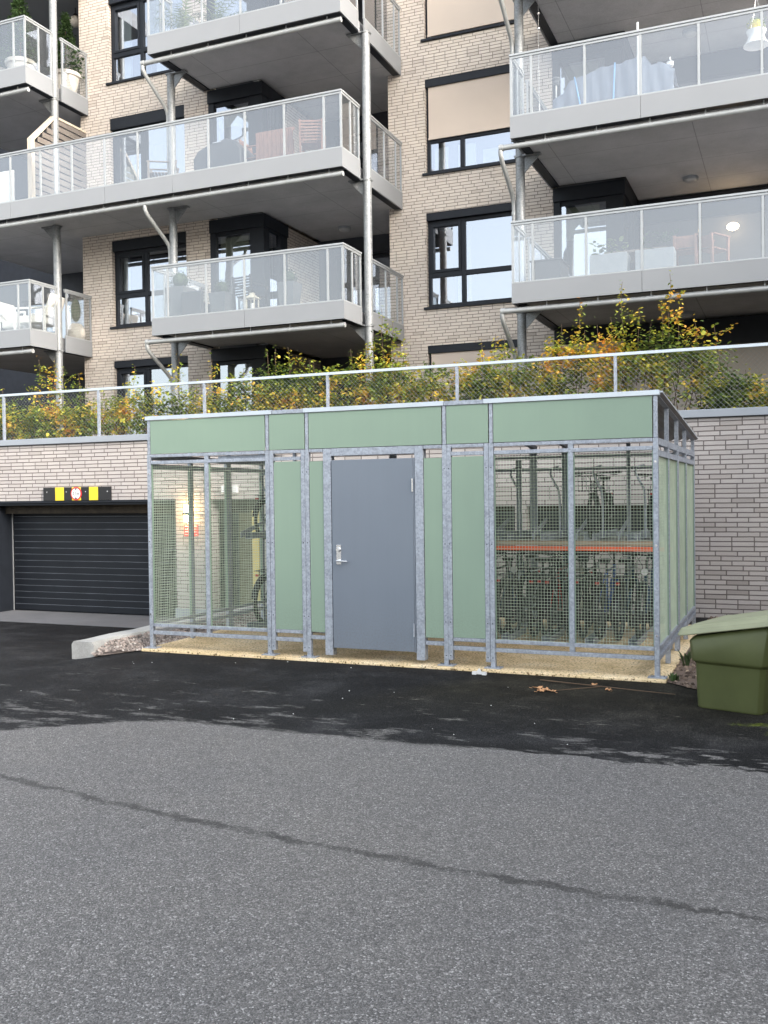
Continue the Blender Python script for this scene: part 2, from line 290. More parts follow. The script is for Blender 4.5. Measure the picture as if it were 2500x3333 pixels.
M = dict(
    brick=brick_mat("pale_brick_facade", (0.645, 0.575, 0.51), (0.56, 0.495, 0.435), (0.215, 0.188, 0.165), ms=0.0064),
    brickw=brick_mat("pale_brick_garden_wall", (0.49, 0.455, 0.435), (0.42, 0.385, 0.365), (0.17, 0.152, 0.145), bw=0.29, ms=0.0082),
    dark=plain("anthracite_metal", (0.0135, 0.0165, 0.0225), 0.5, 0, 0.12, 6, 0.25),
    darkwall=plain("anthracite_cladding", (0.036, 0.041, 0.054), 0.6, 0, 0.15),
    fascia=plain("pale_grey_metal_sheet", (0.222, 0.231, 0.243), 0.45, 0, 0.03, 1.5),
    alu=plain("light_aluminium", (0.33, 0.345, 0.355), 0.4, 0.3, 0.05),
    soffit=soffit_mat("concrete_soffit", (0.42, 0.42, 0.43)),
    pipe=plain("pale_grey_pipe", (0.36, 0.37, 0.37), 0.4, 0.2, 0.08, 9),
    galv=galv_mat("galvanised_steel", (0.33, 0.36, 0.41)),
    galvc=galv_mat("galvanised_column", (0.25, 0.26, 0.265), 0.22),
    galvr=plain("galvanised_trim_sheet", (0.52, 0.57, 0.62), 0.35, 0.5, 0.08, 3),
    green=streaky("sage_green_panel", (0.225, 0.310, 0.240), 0.5),
    door=streaky("blue_grey_painted_steel", (0.160, 0.188, 0.228), 0.36),
    wire=plain("pale_green_coated_wire", (0.47, 0.55, 0.43), 0.45, 0.0, 0.1),
    wirez=plain("zinc_wire", (0.34, 0.36, 0.36), 0.4, 0.4, 0.1),
    coping=plain("grey_metal_coping", (0.30, 0.325, 0.36), 0.45, 0.1, 0.04, 2),
    glass=glass_window("window_glass"),
    rail=glass_rail("balcony_glass"),
    screen=plain("beige_sun_screen_fabric", (0.56, 0.475, 0.405), 0.85, 0, 0.03, 1.0),
    interior=plain("pale_interior", (0.30, 0.27, 0.24), 0.9, 0, 0.2, 1.0),
    chrome=plain("brushed_steel", (0.75, 0.75, 0.76), 0.25, 1.0, 0.05),
    black=plain("black_rubber", (0.012, 0.012, 0.013), 0.55, 0, 0.2),
    blackp=plain("black_paint", (0.012, 0.012, 0.014), 0.3, 0, 0.1),
    redp=plain("red_paint", (0.36, 0.025, 0.02), 0.3, 0, 0.1),
    bluep=plain("blue_paint", (0.03, 0.10, 0.42), 0.3, 0, 0.1),
    navy=plain("dark_blue_paint", (0.015, 0.045, 0.09), 0.3, 0, 0.1),
    creamp=plain("cream_paint", (0.55, 0.50, 0.40), 0.4, 0, 0.1),
    orange=plain("orange_red_steel", (0.85, 0.14, 0.05), 0.45, 0, 0.08),
    timber=wood_mat("pale_timber", (0.42, 0.34, 0.24), (2, 14, 14)),
    oldwood=wood_mat("weathered_timber", (0.155, 0.135, 0.12), (14, 1, 14)),
    postwood=wood_mat("pale_timber_post", (0.50, 0.42, 0.33), (14, 14, 1)),
    teak=wood_mat("reddish_teak", (0.20, 0.105, 0.075), (14, 2, 2)),
    yellow=plain("yellow_plastic", (0.80, 0.58, 0.03), 0.5, 0, 0.06),
    yellowwall=plain("yellow_painted_board", (0.60, 0.50, 0.18), 0.7, 0, 0.1),
    olive=plain("olive_board", (0.13, 0.12, 0.07), 0.8, 0, 0.15),
    white=plain("white_plastic", (0.72, 0.72, 0.71), 0.45, 0, 0.04),
    red=plain("red_sign_paint", (0.62, 0.03, 0.03), 0.5, 0, 0.05),
    binb=plain("olive_green_plastic", (0.074, 0.086, 0.031), 0.5, 0, 0.13, 3, 0.4, 0.25, 90),
    binl=plain("faded_green_plastic_lid", (0.255, 0.268, 0.172), 0.6, 0, 0.10, 5, 0.4, 0.3, 60),
    curb=concrete_mat("granite", (0.40, 0.395, 0.375), 0.35),
    sill=concrete_mat("pale_concrete_apron", (0.12, 0.12, 0.125), 0.15),
    soil=plain("dark_soil", (0.035, 0.028, 0.02), 0.95, 0, 0.3, 10),
    asphalt=asphalt_mat(), slab=slab_mat(), gravel=gravel_mat(), litter=gravel_mat("brown_litter_gravel", (0.62, 0.50, 0.42)),
    beech=leaf_mat("beech_leaves", [(0.10, (0.065, 0.11, 0.026)), (0.36, (0.19, 0.26, 0.05)), (0.49, (0.44, 0.45, 0.06)), (0.58, (0.74, 0.56, 0.08)), (0.74, (0.76, 0.38, 0.07)), (0.94, (0.52, 0.19, 0.06))]),
    conifer=leaf_mat("conifer_leaves", [(0.2, (0.03, 0.055, 0.02)), (0.9, (0.10, 0.17, 0.06))]),
    box=leaf_mat("clipped_box_leaves", [(0.2, (0.03, 0.05, 0.02)), (0.9, (0.09, 0.13, 0.06))]),
    palm=leaf_mat("palm_leaves", [(0.2, (0.08, 0.12, 0.05)), (0.9, (0.25, 0.30, 0.14))]),
    twig=plain("brown_bark", (0.10, 0.065, 0.04), 0.85, 0, 0.2),
    dryleaf=plain("dry_leaf", (0.50, 0.27, 0.13), 0.7, 0, 0.25, 30),
    tarp=plain("blue_grey_tarpaulin", (0.17, 0.20, 0.26), 0.55, 0, 0.08, 4),
    tarpd=plain("charcoal_cover", (0.045, 0.048, 0.055), 0.6, 0, 0.15, 4),
    rattan=plain("charcoal_rattan", (0.05, 0.05, 0.055), 0.7, 0, 0.25, 40),
    planter=plain("grey_planter", (0.28, 0.30, 0.32), 0.6, 0, 0.06),
    planterd=plain("dark_grey_planter", (0.09, 0.095, 0.10), 0.5, 0, 0.08),
    potw=plain("pale_stone_pot", (0.52, 0.48, 0.43), 0.6, 0, 0.08),
    cushion=plain("off_white_cushion", (0.62, 0.60, 0.56), 0.9, 0, 0.04),
    lampw=emit("warm_lit_lamp", (1.0, 0.62, 0.25), 14.0), lampc=emit("cream_lit_lamp", (1.0, 0.74, 0.42), 2.2),
    lampoff=plain("opal_lamp_glass", (0.42, 0.42, 0.42), 0.3, 0, 0.03), blind=plain("pale_yellow_blind", (0.55, 0.52, 0.36), 0.8, 0, 0.05),
    curtain=plain("white_curtain", (0.62, 0.62, 0.62), 0.9, 0, 0.05), corr=plain("corrugated_roof_sheet", (0.20, 0.19, 0.18), 0.5, 0.3, 0.1),
    loggiag=plain("grey_rendered_wall", (0.10, 0.10, 0.105), 0.85, 0, 0.08, 1.0),
    gdoor=plain("near_black_garage_slats", (0.0085, 0.0105, 0.0145), 0.5, 0, 0.1, 3, 0.25),
    rimd=plain("dark_alloy_rim", (0.06, 0.06, 0.065), 0.4, 0.5, 0.1),
    foil=plain("dark_foliage_behind", (0.03, 0.05, 0.025), 0.9, 0, 0.4, 6),
)

# ------------------------------------------------------------ mesh helpers
class MB:
    def __init__(s): s.v = []; s.f = []; s.mi = []; s.cur = 0
    def mesh(s, vs, fs):
        o = len(s.v); s.v += [tuple(p) for p in vs]; s.f += [tuple(i + o for i in f) for f in fs]; s.mi += [s.cur] * len(fs); return s
    def box(s, x0, x1, y0, y1, z0, z1):
        return s.mesh([(x0, y0, z0), (x1, y0, z0), (x1, y1, z0), (x0, y1, z0), (x0, y0, z1), (x1, y0, z1), (x1, y1, z1), (x0, y1, z1)],
                      [(0, 3, 2, 1), (4, 5, 6, 7), (0, 1, 5, 4), (1, 2, 6, 5), (2, 3, 7, 6), (3, 0, 4, 7)])
    def tube(s, p0, p1, r0, r1=None, n=8, caps=True):
        if r1 is None: r1 = r0
        p0 = Vector(p0); p1 = Vector(p1); d = p1 - p0
        if d.length < 1e-7: return s
        d.normalize(); a = d.cross(Vector((0, 0, 1)) if abs(d.z) < 0.9 else Vector((1, 0, 0))).normalized(); b = d.cross(a)
        vs = []
        for p, r in ((p0, r0), (p1, r1)):
            for i in range(n):
                t = 2 * math.pi * i / n; vs.append(p + a * (r * math.cos(t)) + b * (r * math.sin(t)))
        fs = [(i, (i + 1) % n, n + (i + 1) % n, n + i) for i in range(n)]
        if caps: fs += [tuple(range(n - 1, -1, -1)), tuple(range(n, 2 * n))]
        return s.mesh(vs, fs)
    def path(s, pts, r, n=8):
        pts = [Vector(p) for p in pts]; rings = []
        for i, p in enumerate(pts):
            d = (pts[min(i + 1, len(pts) - 1)] - pts[max(i - 1, 0)]).normalized()
            a = d.cross(Vector((0.13, 0.2, 1)) if abs(d.z) < 0.9 else Vector((0, 1, 0.1))).normalized()
            if i and a.dot(pa) < 0: a = -a
            b = d.cross(a); pa = a; rr = r[i] if isinstance(r, (list, tuple)) else r
            rings.append([p + a * (rr * math.cos(2 * math.pi * k / n)) + b * (rr * math.sin(2 * math.pi * k / n)) for k in range(n)])
        vs = [q for ring in rings for q in ring]; fs = []
        for i in range(len(rings) - 1):
            fs += [(i * n + k, i * n + (k + 1) % n, (i + 1) * n + (k + 1) % n, (i + 1) * n + k) for k in range(n)]
        fs += [tuple(range(n - 1, -1, -1)), tuple((len(rings) - 1) * n + k for k in range(n))]
        return s.mesh(vs, fs)
    def lathe(s, c, prof, n=20):
        vs = []
        for r, z in prof: vs += [(c[0] + r * math.cos(2 * math.pi * k / n), c[1] + r * math.sin(2 * math.pi * k / n), c[2] + z) for k in range(n)]
        fs = []
        for i in range(len(prof) - 1): fs += [(i * n + k, i * n + (k + 1) % n, (i + 1) * n + (k + 1) % n, (i + 1) * n + k) for k in range(n)]
        fs += [tuple(range(n - 1, -1, -1)), tuple((len(prof) - 1) * n + k for k in range(n))]
        return s.mesh(vs, fs)
    def ball(s, c, rx, ry, rz, nu=14, nv=8):
        vs = [(c[0], c[1], c[2] - rz)]
        for j in range(1, nv):
            t = math.pi * j / nv
            vs += [(c[0] + rx * math.sin(t) * math.cos(2 * math.pi * i / nu), c[1] + ry * math.sin(t) * math.sin(2 * math.pi * i / nu), c[2] - rz * math.cos(t)) for i in range(nu)]
        vs.append((c[0], c[1], c[2] + rz)); top = len(vs) - 1
        fs = [(0, 1 + (i + 1) % nu, 1 + i) for i in range(nu)]
        for j in range(nv - 2):
            fs += [(1 + j * nu + i, 1 + j * nu + (i + 1) % nu, 1 + (j + 1) * nu + (i + 1) % nu, 1 + (j + 1) * nu + i) for i in range(nu)]
        fs += [(1 + (nv - 2) * nu + i, 1 + (nv - 2) * nu + (i + 1) % nu, top) for i in range(nu)]
        return s.mesh(vs, fs)
    def prism(s, poly, fn0, fn1):      # poly: 2-D outline; fn0 / fn1 map a 2-D point to the near / far face
        n = len(poly); vs = [fn0(*p) for p in poly] + [fn1(*p) for p in poly]
        return s.mesh(vs, [tuple(range(n)), tuple(range(2 * n - 1, n - 1, -1))] + [(i, n + i, n + (i + 1) % n, (i + 1) % n) for i in range(n)])
    def build(s, name, m, parent=None, bevel=0.0, smooth=False, local=False):
        off = Vector((0, 0, 0))
        if parent is not None and not local: off = worldloc(parent)
        me = bpy.data.meshes.new(name); me.from_pydata([(p[0] - off.x, p[1] - off.y, p[2] - off.z) for p in s.v], [], s.f)
        for mm in (m if isinstance(m, (list, tuple)) else [m]): me.materials.append(mm)
        if len(me.materials) > 1:
            for pl, k in zip(me.polygons, s.mi): pl.material_index = k
        if smooth:
            for pl in me.polygons: pl.use_smooth = True
        o = bpy.data.objects.new(name, me); col.objects.link(o)
        if parent is not None: o.parent = parent
        if bevel:
            b = o.modifiers.new("bevel", 'BEVEL'); b.width = bevel; b.segments = 2; b.limit_method = 'ANGLE'; b.angle_limit = R_(40)
            for pl in me.polygons: pl.use_smooth = False
        return o
def worldloc(o):
    v = Vector((0, 0, 0))
    while o is not None: v += o.location; o = o.parent
    return v
def tag(o, label=None, cat=None, group=None, kind=None):
    for k, v in (("label", label), ("category", cat), ("group", group), ("kind", kind)):
        if v: o[k] = v
    return o
def thing(name, loc, label, cat, group=None, rz=0):
    o = bpy.data.objects.new(name, None); o.empty_display_size = 0.2; col.objects.link(o); o.location = loc; o.rotation_euler = (0, 0, rz)
    return tag(o, label, cat, group)
def sub(name, parent, label=None):
    o = bpy.data.objects.new(name, None); o.empty_display_size = 0.1; col.objects.link(o); o.parent = parent
    if label: o["label"] = label
    return o
def copy_tree(o, parent=None):
    c = o.copy(); col.objects.link(c); c.parent = parent
    for ch in o.children: copy_tree(ch, c)
    return c
def B(*a): return MB().box(*a)
def set_smooth(o, ang=40):
    me = o.data
    for p in me.polygons: p.use_smooth = True
    me.set_sharp_from_angle(angle=R_(ang)) if hasattr(me, "set_sharp_from_angle") else None

# ------------------------------------------------------------ ground, road, ramp
def ground_z(x, y):
    t = min(1, max(0, (y - 7.4) / 5.8)); t = t * t * (3 - 2 * t)
    k = min(1, max(0, (-7.10 - x) / 0.45)); k = k * k * (3 - 2 * k)
    return -0.385 * t * k
xs = [-90, -50, -30, -20, -16, -14, -12, -11, -10, -9, -8.6, -8.2, -8, -7.8, -7.7, -7.6, -7.5, -7.4, -7.3, -7.2, -7.1, -7.0, -6.5, -5, -3, -1, 1, 4, 10, 20, 40, 90]
ys = [-90, -40, -20, -5, 0, 3, 5, 6, 7, 7.4, 7.8, 8.2, 8.6, 9.0, 9.4, 9.8, 10.2, 10.6, 11, 11.4, 11.8, 12.2, 12.6, 13, 13.4, 14.19]
g = MB(); g.mesh([(x, y, ground_z(x, y)) for y in ys for x in xs],
                 [(j * len(xs) + i, j * len(xs) + i + 1, (j + 1) * len(xs) + i + 1, (j + 1) * len(xs) + i) for j in range(len(ys) - 1) for i in range(len(xs) - 1)])
go = g.build("ground", M['asphalt']); tag(go, kind='structure'); set_smooth(go, 60)
tag(B(-22, -7.3, 13.2, 15.5, -0.6, -0.379).build("garage_apron", M['sill']), kind='structure')
tag(B(-60, 30, 14.46, 40, 1.5, 2.74).build("terrace_ground", M['soil']), kind='structure')
# floor slab of the shelter (front strip, cross strips) with gravel between
sl = MB(); sl.box(-6.94, -1.09, 9.20, 11.0, -0.1, 0.026); sl.box(-6.94, -1.09, 12.3, 13.2, -0.1, 0.026); sl.box(-4.9, -1.09, 11.0, 12.3, -0.1, 0.026)
sl.v = [(x + (0.0), y, z) for x, y, z in sl.v]
tag(sl.build("shelter_floor_slab", M['slab'], bevel=0.008), kind='structure')

def bank(x, y): return 0.105 * min(1, max(0, (-6.98 - x) / 0.26)) * min(1, max(0, (y - 8.66) / 0.35)) if x < -6.5 else 0.0
def gravel_patch(name, poly, z, m, seed, n, tint_m, rmin=0.012, rmax=0.026, label=None):
    rnd = random.Random(seed); z_base = z; b = MB(); b.mesh([(x, y, z + bank(x, y)) for x, y in poly], [tuple(range(len(poly)))])
    x0 = min(p[0] for p in poly); x1 = max(p[0] for p in poly); y0 = min(p[1] for p in poly); y1 = max(p[1] for p in poly)
    def inside(x, y):
        c = False; j = len(poly) - 1
        for i in range(len(poly)):
            if (poly[i][1] > y) != (poly[j][1] > y) and x < (poly[j][0] - poly[i][0]) * (y - poly[i][1]) / (poly[j][1] - poly[i][1]) + poly[i][0]: c = not c
            j = i
        return c
    k = 0
    while k < n:
        x = rnd.uniform(x0, x1); y = rnd.uniform(y0, y1)
        if not inside(x, y): continue
        z = z_base + bank(x, y)
        k += 1; r = rnd.uniform(rmin, rmax); a = rnd.uniform(0, 3.14)
        pts = []
        for t in range(5):
            aa = a + t * 1.2566; rr = r * rnd.uniform(0.7, 1.2); pts.append((x + rr * math.cos(aa), y + rr * math.sin(aa) * 0.8, z + 0.001))
        top = [(x + (p[0] - x) * 0.55, y + (p[1] - y) * 0.55, z + r * rnd.uniform(0.5, 1.0)) for p in pts]
        b.mesh(pts + top, [(i, (i + 1) % 5, 5 + (i + 1) % 5, 5 + i) for i in range(5)] + [(5, 6, 7, 8, 9)])
    return tag(b.build(name, m), label, None, None, 'stuff')
def stone_mat(name, stops):
    m, nt, p = mat(name); g = N(nt, "ShaderNodeNewGeometry")
    L(nt, ramp(nt, g.outputs["Random Per Island"], stops), p.inputs["Base Color"]); p.inputs["Roughness"].default_value = 0.85; return m
ms1 = stone_mat("pinkish_gravel_stones", [(0, (0.12, 0.10, 0.085)), (0.4, (0.28, 0.235, 0.21)), (0.8, (0.40, 0.33, 0.29)), (1, (0.55, 0.50, 0.45))])
ms2 = stone_mat("brown_litter", [(0, (0.045, 0.03, 0.022)), (0.5, (0.12, 0.085, 0.065)), (0.85, (0.22, 0.16, 0.12)), (1, (0.42, 0.33, 0.24))])
gravel_patch("gravel", [(-7.25, 8.72), (-7.17, 8.66), (-6.98, 9.10), (-6.93, 9.24), (-6.93, 14.1), (-7.25, 14.1)], 0.012, ms1, 1, 3600, None)
gravel_patch("gravel", [(-6.95, 11.0), (-4.9, 11.0), (-4.9, 12.3), (-6.95, 12.3)], 0.012, ms1, 5, 3000, None)
gravel_patch("gravel", [(-1.085, 9.22), (-0.8, 8.95), (-0.4, 8.75), (3.5, 8.75), (3.5, 14.18), (-1.085, 14.18)], 0.010, ms2, 2, 7500, None, 0.012, 0.03)

# granite kerb block beside the ramp
kb = MB(); n = 26; rnd = random.Random(3)
secs = []
for i in range(n + 1):
    y = 8.75 + (14.15 - 8.75) * i / n; j = lambda a=0.012: rnd.uniform(-a, a)
    x0, x1, zt = -7.54 + j(), -7.245 + j(), 0.153 + j(0.004)
    secs += [(x0, y, -0.55), (x0 - 0.01, y, zt - 0.035), (x0 + 0.02, y, zt), (x1 - 0.03, y, zt + j(0.004)), (x1, y, zt - 0.04 + j()), (x1 + 0.01 + j(), y, zt - 0.12 + j()), (x1, y, -0.2)]
kb.mesh(secs, [(i * 7 + k, i * 7 + k + 1, (i + 1) * 7 + k + 1, (i + 1) * 7 + k) for i in range(n) for k in range(6)] + [tuple(range(6, -1, -1)), tuple(n * 7 + k for k in range(7))])
ko = kb.build("kerb_stone", M['curb']); tag(ko, "rough pale granite kerb block between the garage ramp and the bicycle shelter", "kerb"); set_smooth(ko, 35)

# ------------------------------------------------------------ wall with openings
def wall(b, x0, x1, z0, z1, y0, th, holes, ax='x'):
    X = sorted({x0, x1, *[min(max(h[0], x0), x1) for h in holes], *[min(max(h[1], x0), x1) for h in holes]})
    Z = sorted({z0, z1, *[min(max(h[2], z0), z1) for h in holes], *[min(max(h[3], z0), z1) for h in holes]})
    P = (lambda u, d, z: (u, y0 + d, z)) if ax == 'x' else (lambda u, d, z: (y0 + d, u, z))
    inh = lambda u, z: any(h[0] < u < h[1] and h[2] < z < h[3] for h in holes)
    for i in range(len(X) - 1):
        for j in range(len(Z) - 1):
            a, c, d, e = X[i], X[i + 1], Z[j], Z[j + 1]
            if inh((a + c) / 2, (d + e) / 2): continue
            b.mesh([P(a, 0, d), P(c, 0, d), P(c, 0, e), P(a, 0, e)], [(0, 1, 2, 3)]); b.mesh([P(a, th, d), P(a, th, e), P(c, th, e), P(c, th, d)], [(0, 1, 2, 3)])
            for (u0, w0, u1, w1, tu, tw) in ((a, d, a, e, -1, 0), (c, d, c, e, 1, 0), (a, d, c, d, 0, -1), (a, e, c, e, 0, 1)):
                mu, mw = (u0 + u1) / 2 + tu * 1e-3, (w0 + w1) / 2 + tw * 1e-3
                if inh(mu, mw) or not (x0 < mu < x1 and z0 < mw < z1):
                    b.mesh([P(u0, 0, w0), P(u1, 0, w1), P(u1, th, w1), P(u0, th, w0)], [(0, 1, 2, 3)])

def window(par, x0, x1, z0, z1, y, cols=(0.38,), trans=None, name="window", head=0.16, depth=0.10, screen=None, inside=None, sill=True, ax='x'):
    """anthracite window set back in its opening; cols = mullion fractions, trans = height fraction of the transom"""
    w = sub(name, par); w.location = (0, 0, 0)
    def bx(b, a, c, d0, d1, e, f): b.box(a, c, y + d0, y + d1, e, f) if ax == 'x' else b.box(y - d1, y - d0, a, c, e, f)
    zt = z1 - head; fr = 0.07; f = MB()
    if head > 0.01: bx(f, x0, x1, 0.012, 0.30, zt, z1)
    d = depth
    bx(f, x0, x0 + fr, d, d + 0.09, z0, zt); bx(f, x1 - fr, x1, d, d + 0.09, z0, zt)
    bx(f, x0 + fr, x1 - fr, d, d + 0.09, z0, z0 + fr); bx(f, x0 + fr, x1 - fr, d, d + 0.09, zt - fr, zt)
    us = [x0 + fr] + [x0 + (x1 - x0) * c for c in cols] + [x1 - fr]
    zs = [z0 + fr, zt - fr] if trans is None else [z0 + fr, z0 + (z1 - z0) * trans, zt - fr]
    for u in us[1:-1]: bx(f, u - 0.045, u + 0.045, d - 0.004, d + 0.085, z0 + fr, zt - fr)
    for k in range(len(us) - 1):
        for t in zs[1:-1]: bx(f, us[k] + (0.045 if k else 0), us[k + 1] - (0.045 if k < len(us) - 2 else 0), d - 0.002, d + 0.082, t - 0.05, t + 0.05)
    if len(zs) > 2 or name == "balcony_door":          # sash on the opening light: a second inner frame
        a, c = us[0], us[1] - 0.045; e, g_ = (zs[1] + 0.05, zs[2]) if len(zs) > 2 else (zs[0], zs[1])
        for q in ((a, a + 0.06, e, g_), (c - 0.06, c, e, g_), (a + 0.06, c - 0.06, e, e + 0.06), (a + 0.06, c - 0.06, g_ - 0.06, g_)): bx(f, q[0], q[1], d - 0.02, d + 0.07, q[2], q[3])
    f.build("frame", M['dark'], w, bevel=0.006)
    for k in range(len(us) - 1):
        for t in range(len(zs) - 1):
            p = MB(); bx(p, us[k], us[k + 1], d + 0.04, d + 0.046, zs[t], zs[t + 1]); p.build("pane", M['glass'], w)
    if sill:
        s = MB(); bx(s, x0 - 0.06, x1 + 0.04, -0.05, d, z0 - 0.05, z0 - 0.002); s.build("sill", M['dark'], w, bevel=0.004)
    if screen is not None:
        s = MB(); bx(s, x0 + 0.06, x1 - 0.06, 0.05, 0.056, screen, zt - 0.001); bx(s, x0 + 0.05, x1 - 0.05, 0.042, 0.066, screen - 0.035, screen - 0.001)
        s.build("sun_screen", M['screen'], w)
    # room behind
    r = MB(); dd = 2.2
    if ax == 'x':
        r.mesh([(x0 - .4, y + dd, z0 - .6), (x1 + .4, y + dd, z0 - .6), (x1 + .4, y + dd, z1 + .2), (x0 - .4, y + dd, z1 + .2), (x0 - .4, y + .32, z0 - .6), (x1 + .4, y + .32, z0 - .6), (x1 + .4, y + .32, z1 + .2), (x0 - .4, y + .32, z1 + .2)],
               [(0, 1, 2, 3), (0, 4, 5, 1), (3, 2, 6, 7), (0, 3, 7, 4), (1, 5, 6, 2)])
        r.build("room_interior", M['interior'], w)
        for (a, c, dpt, e, g_, mm) in (inside or []): B(x0 + a, x0 + c, y + dpt, y + dpt + 0.05, z0 + e, z0 + g_).build("furnishing", mm, w)
    return w

# ------------------------------------------------------------ apartment building
YL, YT, YB, YR = 18.2, 19.2, 16.2, 20.9        # planes: left block, right tower, balcony fronts, back of the loggias
bld = thing("apartment_building", (-8, 18.2, 2.4), "pale brick apartment block with glass fronted balconies, steel columns and dark window bays", "building")
wl = MB(); wins_l = [(-14.36, -12.34, 11.25, 13.2), (-14.36, -12.34, 8.16, 10.44), (-14.36, -12.34, 5.70, 7.66), (-14.36, -12.34, 2.80, 4.92)]
wall(wl, -15.19, -11.72, 2.3, 15.0, YL, 0.32, wins_l); wl.box(-15.19, -15.0, YL + 0.33, YR, 2.3, 15.0)
wl.build("brick_wall", M['brick'], bld)
wt = MB(); wins_t = [(-7.06, -5.02, 11.26, 13.2), (-7.06, -5.02, 8.48, 10.43), (-7.06, -5.02, 5.69, 7.655), (-7.06, -5.02, 2.95, 4.89)]
wall(wt, -7.89, -4.37, 2.3, 15.0, YT, 0.32, wins_t); wt.box(-7.89, -7.6, YT + 0.33, YR + 0.5, 2.3, 15.0)
wt.build("brick_wall", M['brick'], bld)
ws = MB()
for z0, z1 in ((2.3, 5.0), (5.1, 7.8), (7.9, 10.6), (10.7, 13.4)): ws.box(-10.8, -10.42, 19.27, YR, z0, z1)
ws.build("brick_side_wall", M['brick'], bld)
bw = MB(); bw.box(-22, -15.2, YR, YR + 0.2, 2.3, 15); bw.box(-10.42, -7.9, YR, YR + 0.2, 2.3, 15)
bw.build("loggia_back_wall", M['darkwall'], bld)
CU = M['curtain']; 
window(bld, *wins_l[0], YL, cols=(0.42,), trans=0.33, inside=[(0.15, 0.4, 0.3, 0.1, 1.8, CU), (1.1, 1.35, 0.3, 0.1, 1.8, CU)])
window(bld, *wins_l[1], YL, cols=(0.44,), name="balcony_door", head=0.26, sill=False, inside=[(0.2, 0.85, 0.25, 0.1, 1.25, M['blind']), (1.0, 1.9, 0.3, 0.35, 0.8, CU)])
window(bld, *wins_l[2], YL, cols=(0.43,), trans=0.36, head=0.24, inside=[(0.1, 0.24, 0.3, 0.1, 1.7, CU), (0.5, 0.75, 0.5, 0.05, 0.5, M['white'])])
window(bld, *wins_l[3], YL, cols=(0.43,), name="balcony_door", sill=False, inside=[(0.1, 0.8, 0.25, 0.05, 1.8, CU)])
window(bld, *wins_t[0], YT, cols=(0.38,), trans=0.36, screen=11.36)
window(bld, *wins_t[1], YT, cols=(0.38,), trans=0.36, screen=9.22, inside=[(0.1, 0.4, 0.3, 0.05, 0.6, CU), (0.62, 1.0, 0.3, 0.05, 0.6, CU), (1.1, 1.9, 0.5, 0.0, 0.5, CU)])
window(bld, *wins_t[2], YT, cols=(0.38,), trans=0.345, inside=[(0.1, 0.45, 0.5, 0.1, 1.7, M['teak']), (0.45, 0.75, 0.7, 0.1, 1.8, CU)])
window(bld, *wins_t[3], YT, cols=(0.38,), trans=0.345, screen=3.0)

def bay(x0, x1, yf, y1, zf, zc, side_win=True):
    """dark clad corner window: front at yf from x0 to x1, side at x1 from yf to y1, floor zf, ceiling zc"""
    b = sub("window_bay", bld); f = MB()
    f.box(x0, x1 + 0.03, yf - 0.04, yf + 0.25, zc - 0.27, zc)                        # head band, standing proud
    f.box(x1 - 0.22, x1 + 0.03, yf + 0.251, y1, zc - 0.27, zc)
    f.box(x1 - 0.34, x1, yf, yf + 0.25, zf, zc - 0.272)                             # corner pier
    f.box(x0, x0 + 0.14, yf, yf + 0.2, zf, zc - 0.272); f.box(x1 - 0.2, x1 - 0.002, y1 - 0.33, y1, zf, zc - 0.272)
    f.box(x0 + 0.142, x1 - 0.342, yf + 0.03, yf + 0.1, zc - 0.35, zc - 0.272); f.box(x0 + 0.142, x1 - 0.342, yf + 0.03, yf + 0.1, zf, zf + 0.09)
    f.build("cladding", M['dark'], b, bevel=0.005)
    B(x0 + 0.14, x1 - 0.34, yf + 0.06, yf + 0.066, zf + 0.09, zc - 0.35).build("pane", M['glass'], b)
    B(x1 - 0.06, x1 - 0.054, yf + 0.252, y1 - 0.332, zf + 0.05, zc - 0.272).build("pane", M['glass'], b)
    if (x0 + 0.3) < x1 - 0.4: B(x0 + 0.15, x1 - 0.5, yf + 0.2, yf + 0.22, zc - 0.75 if x0 < -5 else zc - 1.0, zc - 0.35).build("roller_blind", M['blind'], b)
    r = MB(); r.box(x0 + 0.1, x1 - 0.35, yf + 1.5, yf + 1.6, zf, zc); r.build("room_interior", M['interior'], b)
for zf, zc in ((2.75, 5.0), (5.2, 7.8), (8.0, 10.6), (10.8, 13.4)):
    bay(-11.72, -10.38, YL, 19.26, zf, zc); bay(-4.37, -3.0, YT, 20.76, zf, zc)
# back of the right-hand loggias: dark head band, wall below
for i, (zf, zc, m_) in enumerate(((2.75, 5.02, M['screen']), (5.2, 7.82, M['loggiag']), (8.0, 10.62, M['loggiag']), (10.8, 13.4, M['darkwall']))):
    B(-3.0, 3.0, YR - (1.6 if i == 0 else 0.1), YR + 0.1, zc - 0.5, zc - 0.01).build("head_band", M['dark'], bld)
    B(-3.0, 3.0, YR - (1.5 if i == 0 else 0) , YR + 0.2, zf - 0.1, zc - 0.502).build("loggia_back_wall", m_, bld)
B(-4.3, -3.02, YT - 0.03, YT - 0.02, 2.8, 4.70).build("sun_screen", M['screen'], bld)
B(-3.0, 3.0, YR - 0.08, YR - 0.05, 8.0, 9.55).build("sun_screen", M['screen'], bld)
window(bld, -9.9, -8.1, 5.4, 7.4, YR - 0.2, cols=(0.5,), trans=0.62, head=0.05, sill=False)
window(bld, -9.9, -8.1, 8.2, 10.2, YR - 0.2, cols=(0.5,), trans=0.62, head=0.05, sill=False)
window(bld, -19.4, -16.2, 5.4, 7.2, YR - 0.2, cols=(0.34, 0.67), head=0.05, sill=False)
window(bld, -19.4, -17.4, 8.2, 10.0, YR - 0.2, cols=(0.5,), head=0.05, sill=False)

